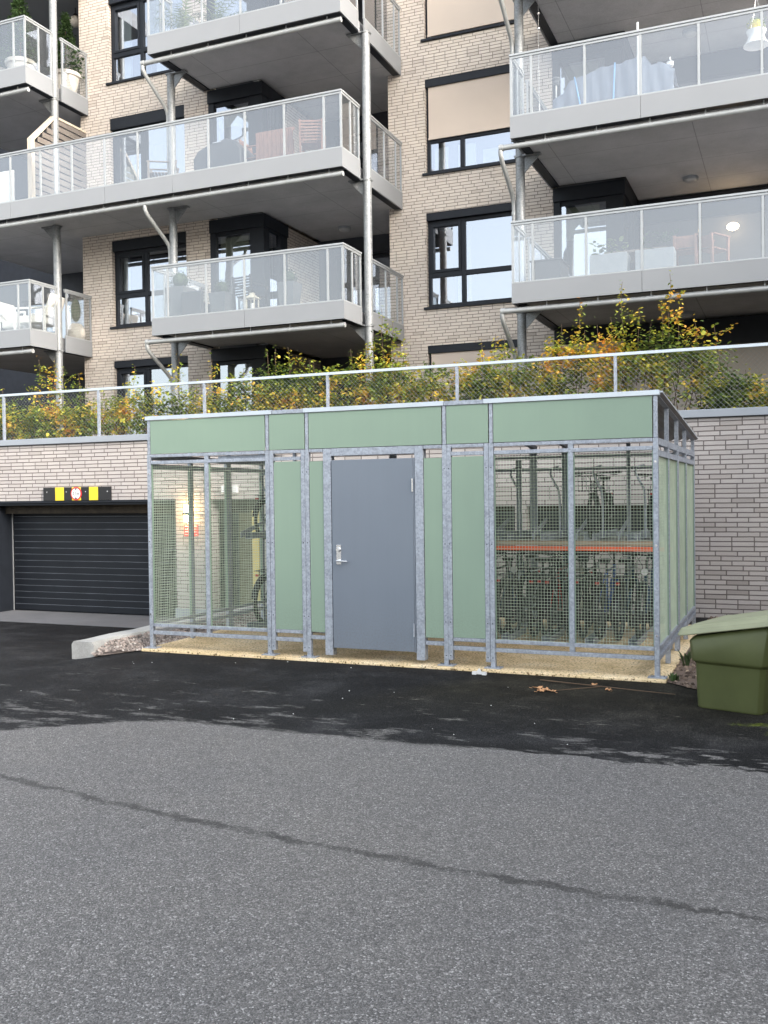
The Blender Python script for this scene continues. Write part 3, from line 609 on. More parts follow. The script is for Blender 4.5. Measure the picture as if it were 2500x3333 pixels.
# balconies
def balcony(x0, x1, zb, zt, posts, joints, end_r=None, end_l=None, loggias=(), pipe=True, pole_gap_r=True):
    b = sub("balcony", bld); ft = 0.03; gz = (17.02, 17.30)
    s = MB(); yend = YL - 0.01
    for (a, c, y_) in loggias: s.box(a, c, 19.182 if (y_ > 20 and a > -11) else YL - 0.008, y_, zb + 0.035, zt - 0.012)
    s.box(max(x0, x0) + ft + 0.1, x1 - ft - 0.1, YB + 0.30, YL - 0.01, zb + 0.035, zt - 0.012)
    s.box(x0 + ft + 0.01, x1 - ft - 0.01, YB + ft + 0.005, YB + 0.298, zb + 0.06, zt - 0.014)
    s.build("slab", M['soffit'], b)
    ed = MB()                                                             # dark strip standing in for the shaded gap between fascia and soffit
    ed.box(x0 + ft + 0.02, x1 - ft - 0.02, YB + ft + 0.01, YB + 0.20, zb + 0.015, zb + 0.058)
    if end_r: ed.box(x1 - ft - 0.15, x1 - ft - 0.012, YB + 0.302, end_r - 0.02, zb + 0.005, zb + 0.033)
    if end_l: ed.box(x0 + ft + 0.012, x0 + ft + 0.15, YB + 0.302, end_l - 0.02, zb + 0.005, zb + 0.033)
    ed.build("dark_gap_strip", M['dark'], b)
    js = [x0] + [j for j in joints if x0 < j < x1] + [x1]
    for i in range(len(js) - 1):
        B(js[i] + (0.003 if i else 0), js[i + 1] - (0.003 if i < len(js) - 2 else 0), YB, YB + ft, zb, zt).build("fascia_panel", M['fascia'], b)
    rt, rb = zt + 1.06, zt + 1.005
    rl = MB(); rl.box(x0 - 0.005, x1 + 0.005, YB - 0.012, YB + 0.055, rb + 0.02, rt); rl.box(x0, x1, YB + 0.003, YB + 0.04, rb - 0.022, rb + 0.018); rl.box(x0, x1, YB + 0.003, YB + 0.04, zt + 0.001, zt + 0.028)
    sides = []
    for xe, ye, sg in ((x1, end_r, -1), (x0, end_l, 1)):
        if not ye: continue
        gaps = ((YB + ft, gz[0]), (gz[1], ye))
        for (a, c) in gaps:
            xa, xb = (xe - ft, xe) if sg < 0 else (xe, xe + ft)
            B(xa, xb, a + 0.002, c, zb, zt).build("fascia_panel", M['fascia'], b)
            ra, rc = (xe - 0.055, xe + 0.012) if sg < 0 else (xe - 0.012, xe + 0.055)
            a2 = a if a > 17 else YB + 0.056
            rl.box(ra, rc, a2, c, rb + 0.02, rt); rl.box(xe - 0.042 if sg < 0 else xe + 0.002, xe - 0.002 if sg < 0 else xe + 0.042, a2, c, rb - 0.022, rb + 0.018)
            rl.box(xe - 0.042 if sg < 0 else xe + 0.002, xe - 0.002 if sg < 0 else xe + 0.042, a2, c, zt + 0.001, zt + 0.028)
            sides.append((xe, a, c, sg))
    rl.build("handrail", M['alu'], b, bevel=0.004)
    ps = sorted(p for p in posts if x0 - 0.1 < p < x1 + 0.1)
    for p in ps:
        c = min(max(p, x0 + 0.022), x1 - 0.022)
        q = MB(); q.box(c - 0.02, c + 0.02, YB + 0.006, YB + 0.036, zt + 0.029, rb - 0.023); q.build("rail_post", M['alu'], b)
    for i in range(len(ps) - 1):
        B(ps[i] + 0.024, ps[i + 1] - 0.024, YB + 0.016, YB + 0.026, zt + 0.03, rb - 0.024).build("glass_pane", M['rail'], b)
    for xe, a, c, sg in sides:
        n = 2 if c - a > 1.1 else 1
        xc = xe - 0.022 if sg < 0 else xe + 0.022
        cuts = [a + 0.06 + (c - 0.08 - a) * k / n for k in range(n + 1)] if a > 17 else [YB + 0.05, YB + 0.42, c - 0.02]
        if a > 17 and c > 19: cuts = [a + 0.02, a + 0.95, c - 0.32, c - 0.03]
        for k in range(len(cuts)):
            if a < 17 and k == 0: continue
            B(xc - 0.015, xc + 0.015, cuts[k] - 0.02, cuts[k] + 0.02, zt + 0.029, rb - 0.023).build("rail_post", M['alu'], b)
        for k in range(len(cuts) - 1): B(xc - 0.005, xc + 0.005, cuts[k] + 0.022, cuts[k + 1] - 0.022, zt + 0.03, rb - 0.024).build("glass_pane", M['rail'], b)
    if pipe:
        pm = MB(); zc, yc, xl, xr = zb - 0.10, YB + 0.11, x0 - (0.22 if x0 > -13 else 0), x1 - 0.03
        pm.tube((xl, yc, zc), (xr, yc, zc), 0.047, n=14); pm.tube((xl - 0.0, yc, zc), (xl + 0.07, yc, zc), 0.058, n=14)
        k = xr - 0.3
        while k > xl + 0.2:
            pm.tube((k, yc, zc), (k + 0.02, yc, zc), 0.050, n=14); pm.box(k, k + 0.02, yc - 0.004, yc + 0.004, zc + 0.04, zb + 0.03); k -= 0.86
        set_smooth(pm.build("rain_pipe", M['pipe'], b), 40)
    return b
LG = (-10.38, -7.9, YR)
midp = [-17.9, -17.1, -16.25, -15.43, -14.61, -13.78, -12.94, -12.12, -11.29, -10.45, -9.63, -8.78, -7.95, -7.58]
lowp = [-11.83, -11.45, -10.55, -9.69, -8.81, -7.91, -7.58]
rp = [-4.42, -4.05, -3.15, -2.25, -1.35, -0.42, 0.5, 1.4]
lp = [-18.4, -17.6, -16.8, -16.0, -15.28, -14.95]
balcony(-11.83, -7.58, 5.02, 5.345, lowp, [-9.69], 19.185, 18.185, [(-10.4, -7.61, 19.18), (-10.36, -7.9, YR)])
balcony(-18.5, -7.58, 7.80, 8.14, midp, [-15.43, -12.94, -11.29 + 0.0], 19.185, None, [(-10.4, -7.61, 19.18), (-10.36, -7.9, YR), (-18.4, -15.2, YR)])
balcony(-11.83, -7.58, 10.61, 10.965, lowp, [-9.70], 19.185, 18.185, [(-10.4, -7.61, 19.18), (-10.36, -7.9, YR)])
balcony(-18.5, -14.95, 5.05, 5.40, lp, [], 18.185, None, [(-18.4, -15.2, YR)])
balcony(-18.5, -14.95, 10.61, 10.965, lp, [], 18.185, None, [(-18.4, -15.2, YR)])
balcony(-4.42, 2.5, 5.01, 5.345, rp, [-2.25], None, 19.185, [(-4.38, 2.45, 19.18), (-2.95, 2.45, YR)])
balcony(-4.42, 2.5, 7.81, 8.165, rp, [-2.25], None, 19.185, [(-4.38, 2.45, 19.18), (-2.95, 2.45, YR)])
balcony(-4.42, 2.5, 10.60, 10.96, rp, [-2.25], None, 19.185, [(-4.38, 2.45, 19.18), (-2.95, 2.45, YR)])
up = MB()
for a, c in ((-18.5, -14.95), (-11.83, -7.58), (-4.42, 2.5)): up.box(a, c, YB, YR, 13.40, 13.74)
up.box(-22, 4, 18.25, 24, 15.01, 15.3)
up.build("upper_slab", M['fascia'], bld)
fl = MB()
for z in (2.40, 5.04, 7.83, 10.63, 13.42):
    fl.box(-15.0, -10.8, YL + 0.36, 23.9, z, z + 0.3); fl.box(-7.6, -3.02, YT + 0.36, 23.9, z, z + 0.3)
fl.box(-22, 4, 24, 24.2, 2.3, 15.0); fl.box(-7.6, -7.5, YT + 0.36, 23.9, 2.3, 15); fl.box(-3.3, -3.2, 20.8, 23.9, 2.3, 15); fl.box(-15.0, -14.9, 18.6, 23.9, 2.3, 15); fl.box(-10.8, -10.7, 20.95, 23.9, 2.3, 15)
fl.box(3.0, 3.2, YT, 24, 2.3, 15); fl.box(-22.2, -22, YL, 24, 2.3, 15)
fl.build("floor_structure", M['loggiag'], bld)

# unseen wing added out of view on the right to shade the lower scene
nb = thing("shading_wing", (10, -4, 0), "unseen brick wing added beyond the grit bin to shade the lower yard", "building")
b = MB(); wall(b, -30, 24, -0.5, 9.5, 9.5, 0.4, [(y, y + 1.8, z, z + 1.6) for y in range(-28, 22, 5) for z in (1.0, 3.9, 6.8)], ax='y')
b.box(9.92, 20, -30, 24, -0.5, 9.5); b.build("brick_wall", M['brick'], nb)
for y in range(-28, 22, 5):
    for z in (1.0, 3.9, 6.8): B(9.7, 9.72, y, y + 1.8, z, z + 1.6).build("window", M['glass'], nb)

# steel columns with plates and downpipes
for X, zt_, segs in ((-7.50, 10.60, (5.02, 7.80, 10.60)), (-11.95, 10.60, (5.02, 7.80, 10.60)), (-15.03, 13.4, (5.05, 7.8, 10.6)), (-4.50, 13.4, (5.01, 7.8, 10.6))):
    c = MB(); c.tube((X, 17.16, 2.3), (X, 17.16, zt_ + 0.02), 0.082, n=24)
    for z in segs:
        sx = -1 if X == -7.50 or X == -15.03 else 1
        c.box(X - 0.10 + (0.0 if sx > 0 else -0.28), X + 0.10 + (0.28 if sx > 0 else 0), 17.10, 17.22, z + 0.005, z + 0.03)
        c.prism([(sx * 0.07, 0.0), (sx * 0.36, 0.0), (sx * 0.07, -0.30)], lambda u, v: (X + u, 17.15, z + v), lambda u, v: (X + u, 17.17, z + v))
        c.tube((X, 17.16, z - 0.012), (X, 17.16, z + 0.004), 0.10, n=24)
    o = c.build("steel_column", M['galvc'], bld); set_smooth(o, 40)
for X0, Xc, segs in ((-12.02, -12.05, ((4.95, 2.4), (7.73, 5.35), (10.54, 8.15))), (-4.62, -4.64, ((4.94, 2.4), (7.74, 5.3), (10.54, 8.1), (13.4, 10.9)))):
    for za, zb_ in segs:
        za -= 0.04; d = MB(); y0 = YB + 0.11; xs0 = X0 + 0.06 if Xc > -6 else -11.97
        xs0 = Xc + 0.02
        d.path([(xs0, y0, za - 0.02), (xs0, y0, za - 0.10), (xs0, y0 + 0.06, za - 0.17), (xs0, y0 + 0.68, za - 0.55), (xs0, y0 + 0.80, za - 0.64), (xs0, y0 + 0.84, za - 0.74), (xs0, y0 + 0.84, zb_)], 0.040, 12)
        d.tube((xs0, y0 + 0.84, za - 0.92), (xs0, y0 + 0.84, za - 0.86), 0.046, n=12); d.tube((xs0, y0 + 0.84, zb_ + 0.7), (xs0, y0 + 0.84, zb_ + 0.74), 0.046, n=12)
        set_smooth(d.build("downpipe", M['pipe'], bld), 45)

# ------------------------------------------------------------ retaining wall with garage and openings
YW = 14.2
rw = thing("retaining_wall", (-8, YW, 0), "long pale brick retaining wall with a grey metal coping behind the bicycle shelter", "wall")
wb = MB()
op = [(-14.25, -9.93, -0.6, 1.745), (-9.21, -8.26, -0.6, 1.73), (-6.5, -3.86, 0.95, 1.58), (-3.68, -1.75, 0.95, 1.58)]
wall(wb, -26, 6, -0.6, 2.785, YW, 0.25, op)
wb.build("brick_wall", M['brickw'], rw)
B(-26, 6, YW - 0.04, YW + 0.30, 2.79, 2.90).build("coping", M['coping'], rw, bevel=0.006)
B(-26, 6, YW - 0.02, YW + 0.27, 2.776, 2.789).build("coping_shadow_strip", M['black'], rw)  # solid black strip draws the shadow line under the coping
B(-22, -9.93, YW - 0.02, YW + 0.24, 1.700, 1.743).build("lintel", M['dark'], rw, bevel=0.004)
# garage door in the first opening
gd = sub("garage_door", rw)
f = MB(); yD = YW + 0.45
f.box(-14.25, -14.03, YW + 0.02, yD + 0.05, -0.6, 1.70); f.box(-9.94, -9.928, YW + 0.02, yD + 0.2, -0.6, 1.66); f.box(-14.25, -9.93, YW + 0.02, yD + 0.3, 1.66, 1.70); f.box(-18, -9.93, yD + 0.3, yD + 0.34, -0.6, 1.78)
f.box(-18.5, -14.252, YW - 0.03, YW + 0.015, -0.6, 1.70)
f.build("frame", M['dark'], gd)
B(-14.028, -14.012, yD - 0.035, yD - 0.02, -0.38, 1.5).build("guide_rail", M['alu'], gd)
s = MB(); z = 1.66; k = 0
zs_ = [-0.37 + 0.1206 * i for i in range(18)]
for i in range(17):
    a, c = zs_[i], min(zs_[i + 1], 1.66)
    if a > 1.65: break
    s.prism([(0, a), (-0.012, a + 0.012), (-0.012, c - 0.016), (-0.002, c - 0.004), (0.0, c - 0.0005), (0.03, c - 0.0005), (0.03, a)], lambda u, v: (-14.01, yD + u, v), lambda u, v: (-9.945, yD + u, v))
s.build("slatted_curtain", M['gdoor'], gd)
l = MB()
for i in range(1, 16): l.box(-13.99, -9.945, yD - 0.0125, yD - 0.001, zs_[i] - 0.003, zs_[i] + 0.006)
l.build("slat_edges", plain("pale_slat_edge", (0.10, 0.112, 0.13), 0.4, 0.2, 0.25, 3), gd)  # paler strip along each slat joint
B(-14.01, -9.945, yD - 0.02, yD + 0.02, -0.385, -0.372).build("rubber_seal", M['black'], gd)
# what lies in the openings behind the shelter: dark passage, boards, stored things
ob = MB(); ob.box(-9.92, -8.0, 15.6, 15.7, -0.6, 1.8); ob.box(-9.92, -9.85, YW + 0.26, 15.6, -0.6, 1.78); ob.box(-8.1, -8.0, YW + 0.26, 15.6, -0.6, 1.78); ob.box(-6.6, -1.7, 15.2, 15.25, 0.7, 1.7); ob.box(-9.92, -1.7, YW + 0.26, 15.6, 1.781, 1.82)
ob.build("passage_lining", M['darkwall'], rw)
B(-9.21, -8.26, YW - 0.02, 15.6, -0.6, -0.34).build("passage_floor", M['sill'], rw)
B(-8.84, -8.27, YW + 0.30, YW + 0.33, -0.339, 1.54).build("board_partition", M['olive'], rw)
B(-9.95, -9.19, YW - 0.03, YW + 0.2, -0.6, -0.16).build("pillar_base", M['coping'], rw)
lf = MB(); rnd = random.Random(5)

tag(B(-8.42, -8.28, YW + 0.02, YW + 0.08, -0.339, 1.54).build("timber_board", M['yellowwall'], bevel=0.004), "upright yellow board standing in the dark passage behind the shelter mesh", "board")
# wall lamp (lit, up-down) with its own light
lp_ = thing("wall_lamp", (-9.64, YW - 0.08, 1.49), "lit up and down wall lamp on the brick pillar behind the shelter mesh", "wall lamp")
b = MB(); b.box(-9.70, -9.58, YW - 0.14, YW - 0.002, 1.465, 1.515); b.build("bracket", M['dark'], lp_)
b = MB(); b.tube((-9.64, YW - 0.09, 1.516), (-9.64, YW - 0.09, 1.64), 0.058, n=16); b.build("lamp_shade", M['lampw'], lp_)
b = MB(); b.tube((-9.64, YW - 0.09, 1.35), (-9.64, YW - 0.09, 1.464), 0.058, n=16); b.build("lamp_shade", M['lampw'], lp_)
for z in (1.70, 1.29):
    ld = bpy.data.lights.new("lamp_glow", 'POINT'); ld.energy = 0.7; ld.color = (1, 0.66, 0.3); ld.shadow_soft_size = 0.05
    lo = bpy.data.objects.new("lamp_glow", ld); col.objects.link(lo); lo.parent = lp_; lo.location = (0, -0.10, z - 1.49)

def text_obj(name, s, size, mtl, parent, loc, extr=0.001, rx=90, align='CENTER', scx=1.0):
    cu = bpy.data.curves.new(name, 'FONT'); cu.body = s; cu.size = size; cu.extrude = extr; cu.align_x = align; cu.align_y = 'CENTER'
    tmp = bpy.data.objects.new("lettering_outline", cu); col.objects.link(tmp)
    me = bpy.data.meshes.new_from_object(tmp.evaluated_get(bpy.context.evaluated_depsgraph_get())); bpy.data.objects.remove(tmp)
    me.materials.clear(); me.materials.append(mtl); o = bpy.data.objects.new(name, me); col.objects.link(o); o.parent = parent
    pl = worldloc(parent); o.location = Vector(loc) - pl; o.rotation_euler = (R_(rx), 0, 0); o.scale = (scx, 1, 1); return o
# red sign
rs = thing("warning_sign", (-9.61, YW, 1.2), "small red sign with white lines under the lit wall lamp", "sign")
B(-9.755, -9.47, YW - 0.012, YW - 0.001, 1.10, 1.30).build("plate", M['red'], rs)
rnd = random.Random(9)
for zz, h in ((1.268, 0.026), (1.222, 0.020), (1.176, 0.026), (1.13, 0.014)):      # lines of small print, too small to read in the photograph
    b = MB(); x = -9.735
    while x < -9.50:
        w_ = rnd.uniform(0.012, 0.03); b.box(x, min(x + w_, -9.49), YW - 0.0145, YW - 0.0125, zz - h / 2, zz + h / 2); x += w_ + rnd.uniform(0.006, 0.014)
    b.build("print_line", M['white'], rs)
# two white boxes
for x, lab in ((-8.925, "white electrical box nearest the lit lamp, high on the brick above the passage"), (-8.70, "white electrical box farther from the lit lamp, high on the brick above the passage")):
    t = thing("electrical_box", (x, YW, 1.89), lab, "electrical box", "white boxes on the brick above the passage")
    B(x - 0.05, x + 0.05, YW - 0.06, YW - 0.001, 1.825, 1.965).build("housing", M['white'], t, bevel=0.012)
    B(x - 0.035, x + 0.035, YW - 0.066, YW - 0.061, 1.85, 1.94).build("cover", M['white'], t, bevel=0.002)
# height limit sign
hs = thing("height_limit_sign", (-12.06, YW, 1.865), "black and yellow striped board with a round 2,1m sign above the garage door", "sign")
z0, z1 = 1.7455, 1.985
edges = [(-12.83, -12.552, 'blackp'), (-12.55, -12.35, 'yellow'), (-12.348, -12.167, 'blackp'), (-12.165, -11.96, 'yellow'), (-11.958, -11.777, 'blackp'), (-11.775, -11.575, 'yellow'), (-11.573, -11.296, 'blackp')]
for a, c, m_ in edges: B(a, c, YW - 0.035, YW - 0.002, z0, z1).build("stripe_panel", M[m_], hs)
b = MB()
for x in (-12.74, -12.29, -11.85, -11.36): b.tube((x, YW - 0.036, 1.90), (x, YW - 0.042, 1.90), 0.012, n=10)
b.build("screw_head", M['chrome'], hs)
b = MB(); b.tube((-12.063, YW - 0.036, 1.868), (-12.063, YW - 0.045, 1.868), 0.122, n=40); b.build("sign_rim", M['red'], hs)
b = MB(); b.tube((-12.063, YW - 0.046, 1.868), (-12.063, YW - 0.048, 1.868), 0.100, n=40); b.build("sign_face", M['white'], hs)
text_obj("lettering", "2,1m", 0.098, M['blackp'], hs, (-12.063, YW - 0.0495, 1.868), scx=0.82)
b = MB()
for sg in (1, -1): b.prism([(-0.028, sg * 0.096), (0.028, sg * 0.096), (0, sg * 0.062)], lambda u, v: (-12.063 + u, YW - 0.050, 1.868 + v), lambda u, v: (-12.063 + u, YW - 0.0485, 1.868 + v))
b.build("arrow_mark", M['blackp'], hs)

# ------------------------------------------------------------ chain link fence on the wall
YF = 14.30
fe = thing("chain_link_fence", (-7, YF, 2.9), "low galvanised chain link fence with a pale top rail running along the wall coping", "fence")
b = MB(); b.box(-26, 6, YF - 0.02, YF + 0.02, 3.735, 3.78); b.build("top_rail", M['galvr'], fe, bevel=0.004)
for x in (-23.0, -20.7, -18.4, -16.1, -13.87, -11.63, -9.37, -7.0, -4.78, -2.37, 0.1, 2.5, 4.8):
    B(x - 0.022, x + 0.022, YF - 0.022, YF + 0.018, 2.86, 3.733).build("post", M['galv'], fe)
b = MB(); Z0, Z1, P_ = 2.91, 3.735, 0.072; hgt = Z1 - Z0
k = -16.5
while k < 2.6:
    for sg in (1, -1):
        x_a, x_b = (k, k + hgt) if sg > 0 else (k + hgt, k)
        y_ = YF + 0.022 + 0.0025 * sg
        b.tube((x_a, y_, Z0), (x_b, y_, Z1), 0.0015, n=3, caps=False)
    k += P_
b.build("chain_link_mesh", M['wirez'], fe)

# ------------------------------------------------------------ beech hedge, one shrub at a time
def leaves(b, c, n, spread, rnd, size=(0.035, 0.062), droop=0.3):
    for _ in range(n):
        p = Vector(c) + Vector((rnd.gauss(0, spread[0]), rnd.gauss(0, spread[1]), rnd.gauss(0, spread[2])))
        s = rnd.uniform(*size); a = rnd.uniform(0, 6.283); t = rnd.uniform(-0.9, 0.7)
        d = Vector((math.cos(a) * math.cos(t), math.sin(a) * math.cos(t), math.sin(t) - droop * 0.3)).normalized()
        sd = d.cross(Vector((rnd.uniform(-.6, .6), rnd.uniform(-.6, .6), 1))).normalized(); nn = d.cross(sd)
        wv = s * 0.36; f = s * 0.08
        vs = [p, p + d * s * 0.3 + sd * wv * 0.9, p + d * s * 0.68 + sd * wv * 0.8, p + d * s, p + d * s * 0.68 - sd * wv * 0.8, p + d * s * 0.3 - sd * wv * 0.9, p + d * s * 0.5 - nn * f]
        b.mesh(vs, [(0, 1, 6), (1, 2, 6), (2, 3, 6), (3, 4, 6), (4, 5, 6), (5, 0, 6)])
def shrub(x, y, zt, shoots, w_, label, seed, dens=1.0, dense_top=3.68):
    rnd = random.Random(seed)
    t = thing("beech_shrub", (x, y, 2.74), label, "shrub", "beech shrubs in the hedge behind the chain link fence")
    st = MB(); lf = MB()
    nst = 8
    for i in range(nst):
        bx, by = x + rnd.uniform(-0.5, 0.5) * w_, y + rnd.uniform(-0.16, 0.16); h = rnd.uniform(dense_top - 0.3, dense_top + 0.05)
        pts = [(bx, by, 2.72)]; dx = rnd.uniform(-0.1, 0.1)
        for k in range(1, 5): pts.append((bx + dx * k * 0.7 + rnd.uniform(-0.02, 0.02), by + rnd.uniform(-0.04, 0.04), 2.72 + (h - 2.72) * k / 4))
        st.path(pts, [0.011, 0.009, 0.007, 0.005, 0.003], 5)
    # clumps of leaves fill the body, denser low down
    ncl = int((70 if x < -8.5 else 88) * w_ * dens)
    for i in range(ncl):
        u = rnd.random() ** 0.8; zc = 2.86 + u * (dense_top + 0.12 * math.sin(i * 2.4) - 2.86) + rnd.uniform(-0.06, 0.12)
        cx = x + rnd.uniform(-0.5, 0.5) * w_ * (1.15 - 0.35 * u); cy = y + rnd.uniform(-0.30, 0.16) * (1.0 - 0.35 * u)
        leaves(lf, (cx, cy, zc), 17, (0.08, 0.065, 0.05), rnd, (0.055, 0.095))
        st.tube((x + (cx - x) * 0.6, y, zc - 0.12), (cx, cy, zc), 0.003, 0.002, n=4, caps=False)
    for sx, top in shoots:
        z = dense_top - 0.5; px, py = sx + rnd.uniform(-0.08, 0.08), y + rnd.uniform(-0.1, 0.1); pts = [(px, py, z)]
        steps = max(3, int((top - z) / 0.13)); dxx = (sx - px) / steps
        for k in range(steps): px += dxx + rnd.uniform(-0.022, 0.022); py += rnd.uniform(-0.015, 0.015); z += (top - z) / (steps - k); pts.append((px, py, z))
        st.path(pts, [0.006 * (1 - 0.75 * k / len(pts)) + 0.0012 for k in range(len(pts))], 5)
        for k, q in enumerate(pts[1:]):
            fr = (q[2] - (dense_top - 0.3)) / (top - dense_top + 0.3 + 1e-6); cnt = int(26 * (1 - fr) + 4) if fr < 0.97 else 2
            sp = 0.10 * (1 - fr) + 0.022
            leaves(lf, q, cnt, (sp, sp, 0.04), rnd, (0.042, 0.075))
            if rnd.random() < 0.6 and fr < 0.8:
                e = (q[0] + rnd.choice((-1, 1)) * rnd.uniform(0.1, 0.22), q[1] + rnd.uniform(-0.1, 0.1), q[2] + rnd.uniform(0.03, 0.12))
                st.tube(q, e, 0.003, 0.0015, n=4, caps=False)
                for f_ in (0.4, 0.7, 1.0): leaves(lf, tuple(q[i] + (e[i] - q[i]) * f_ for i in range(3)), 6, (0.035, 0.035, 0.03), rnd, (0.04, 0.07))
    st.build("stem", M['twig'], t); lf.build("foliage", M['beech'], t)
SH = [(-14.9, 3.6, [(-14.8, 3.85), (-14.3, 3.95)], 1.0, "low orange and green beech shrub at the hedge end beyond the garage sign"),
      (-14.0, 3.45, [(-14.2, 3.86), (-13.52, 4.50), (-13.14, 4.49)], 0.9, "beech shrub with twin yellow shoots above the striped garage sign"),
      (-13.1, 3.45, [(-12.9, 4.30), (-12.6, 4.17)], 0.9, "beech shrub with a short reddish shoot in front of the leftmost column"),
      (-12.25, 3.42, [(-11.92, 3.83), (-12.4, 3.8)], 0.9, "thin ragged beech shrub beside the fence post above the garage door"),
      (-11.4, 3.50, [(-11.26, 4.23), (-11.6, 3.8)], 0.9, "beech shrub with one slim shoot before the brick wall, above the kerb stone"),
      (-10.6, 3.50, [(-10.76, 3.93), (-10.19, 4.30)], 0.9, "green beech shrub with a tall shoot in front of the downpipe column"),
      (-9.75, 3.48, [(-9.53, 4.22), (-9.9, 3.85)], 0.9, "dark green beech shrub with a red tipped shoot at the second fence post"),
      (-8.9, 3.72, [(-8.94, 4.03), (-8.45, 4.35)], 0.9, "yellow and green beech shrub over the roof trim's first joint"),
      (-8.05, 3.78, [(-8.35, 4.35), (-7.98, 4.34), (-7.6, 4.1)], 0.9, "wide arching grey green beech shrub under the low middle balcony"),
      (-7.2, 3.78, [(-7.52, 4.06), (-6.84, 4.22)], 0.9, "dense dark green beech shrub left of the tall front column"),
      (-6.3, 3.85, [(-6.55, 4.35), (-6.24, 4.86), (-6.05, 4.62), (-6.4, 4.5), (-5.9, 4.2)], 0.85, "bright yellow beech shrub with the tall orange shoot right of the front column"),
      (-5.5, 3.70, [(-5.93, 3.92), (-5.38, 4.0)], 0.9, "green beech shrub under the brick tower, left of the third tall fence post"),
      (-4.55, 3.72, [(-4.96, 3.85), (-4.53, 4.20), (-4.4, 4.3), (-4.18, 4.25)], 0.9, "loose green beech shrub in front of the right downpipe"),
      (-3.75, 3.75, [(-3.9, 4.0), (-3.6, 3.95)], 0.85, "dense green beech shrub between the right downpipe and the tall shoots"),
      (-3.05, 3.85, [(-3.34, 4.35), (-3.08, 4.72), (-2.95, 4.25), (-2.7, 4.3)], 0.9, "beech shrub with a tall yellow shoot over the widest green panel"),
      (-2.2, 3.85, [(-2.32, 4.92), (-2.5, 4.4), (-2.04, 4.3), (-2.15, 4.5)], 0.9, "beech shrub with an orange flecked shoot reaching the balcony pipe by the last fence post"),
      (-1.5, 3.85, [(-1.64, 4.95), (-1.5, 4.5), (-1.78, 4.45), (-1.25, 4.3), (-1.0, 4.18)], 0.85, "tallest beech shrub, its thin top crossing the balcony fascia above the shelter corner"),
      (-0.75, 3.25, [(-0.84, 3.62), (-0.6, 3.5)], 0.8, "low orange brown beech shrub right of the shelter roof corner"),
      (-0.1, 2.98, [(-0.39, 3.2), (0.1, 3.3)], 0.8, "lowest beech shrub, at the open end of the hedge over the bare brick wall")]
for i, (x, dt, shoots, w_, lab) in enumerate(SH): shrub(x, 14.86, None, shoots, w_ * 1.08, lab, 100 + i, 1.0, dt)

# ------------------------------------------------------------ bicycle shelter
Y0, Y1 = 9.285, 12.87; XL, XR = -6.88, -1.152; W = 0.05; D = 0.05
sh = thing("bicycle_shelter", (-4.0, Y0, 0), "galvanised steel bicycle shelter with sage green panels, mesh sides and a grey door", "shelter")
posts = [XL, -5.320, -5.268, -4.884, -4.834, -3.276, -3.228, -2.836, -2.786, XR - 0.052]
def roofz(y): return 2.655 - (y - Y0) * (0.245 / (Y1 - Y0))
G_ = M['galv']
low = {-5.268: 0.085, -4.884: 0.085, -3.228: 0.085, -2.836: 0.085}
for i, x in enumerate(posts):
    zb = low.get(x, 0.03)
    b = MB(); b.box(x, x + W - 0.002, Y0, Y0 + D, zb, 2.288 if False else 2.262)
    if x not in low:
        b.box(x + 0.005, x + W - 0.007, Y0 + 0.005, Y0 + D - 0.005, 2.264, 2.654)
    o = b.build("post", G_, sh, bevel=0.004)
    if x not in low:
        B(x - 0.06, x + W + 0.06, Y0 - 0.035, Y0 + 0.085, 0.027, 0.037).build("base_plate", G_, sh, bevel=0.002)
        bb = MB()
        for dx in (-0.035, W + 0.035): bb.tube((x + dx, Y0 + 0.0, 0.037), (x + dx, Y0 + 0.0, 0.055), 0.008, n=6)
        bb.build("anchor_bolt", M['chrome'], sh)
    if 0 < i < 9:
        for z in (0.13, 0.47, 1.26, 2.02): MB().tube((x + 0.024, Y0 - 0.0015, z), (x + 0.024, Y0 + 0.002, z), 0.006, n=8).build("bolt_hole", M['black'], o)
    else:
        for z in (0.42, 1.26, 2.04): MB().tube((x + 0.024, Y0 - 0.007, z), (x + 0.024, Y0 + 0.002, z), 0.011, n=6).build("bolt_head", M['chrome'], o)
# horizontal rails per bay
bays = [(XL + W, -5.320, True), (-5.268 + W, -4.884, True), (-4.834 + W, -4.616, False), (-3.477, -3.276, False), (-3.228 + W, -2.836, True), (-2.786 + W, XR - 0.052, True)]
for a, c, two in bays:
    if a > -3.0: zr = ((2.228, 2.262), (2.150, 2.188), (0.278, 0.314), (0.190, 0.228))
    else: zr = ((2.228, 2.262), (2.150, 2.188), (0.278, 0.314), (0.188, 0.230))
    if not two: zr = (zr[0], (0.226, 0.266))
    for z0, z1 in zr: B(a + 0.001, c - 0.003, Y0 + 0.002, Y0 + D - 0.002, z0, z1).build("rail", G_, sh, bevel=0.003)
for x, (a, c) in ((-6.104, (XL + W, -5.32)), (-1.997, (-2.786 + W, XR - 0.052))):
    for z0, z1 in ((0.231, 2.149), (2.189, 2.227)):
        pass
    B(x, x + 0.05, Y0 + 0.0035, Y0 + D - 0.004, 0.3145, 2.1495).build("mullion", G_, sh, bevel=0.003)
    B(x, x + 0.05, Y0 + 0.0035, Y0 + D - 0.004, 0.231, 0.2775).build("mullion", G_, sh); B(x, x + 0.05, Y0 + 0.0035, Y0 + D - 0.004, 2.1885, 2.2275).build("mullion", G_, sh)
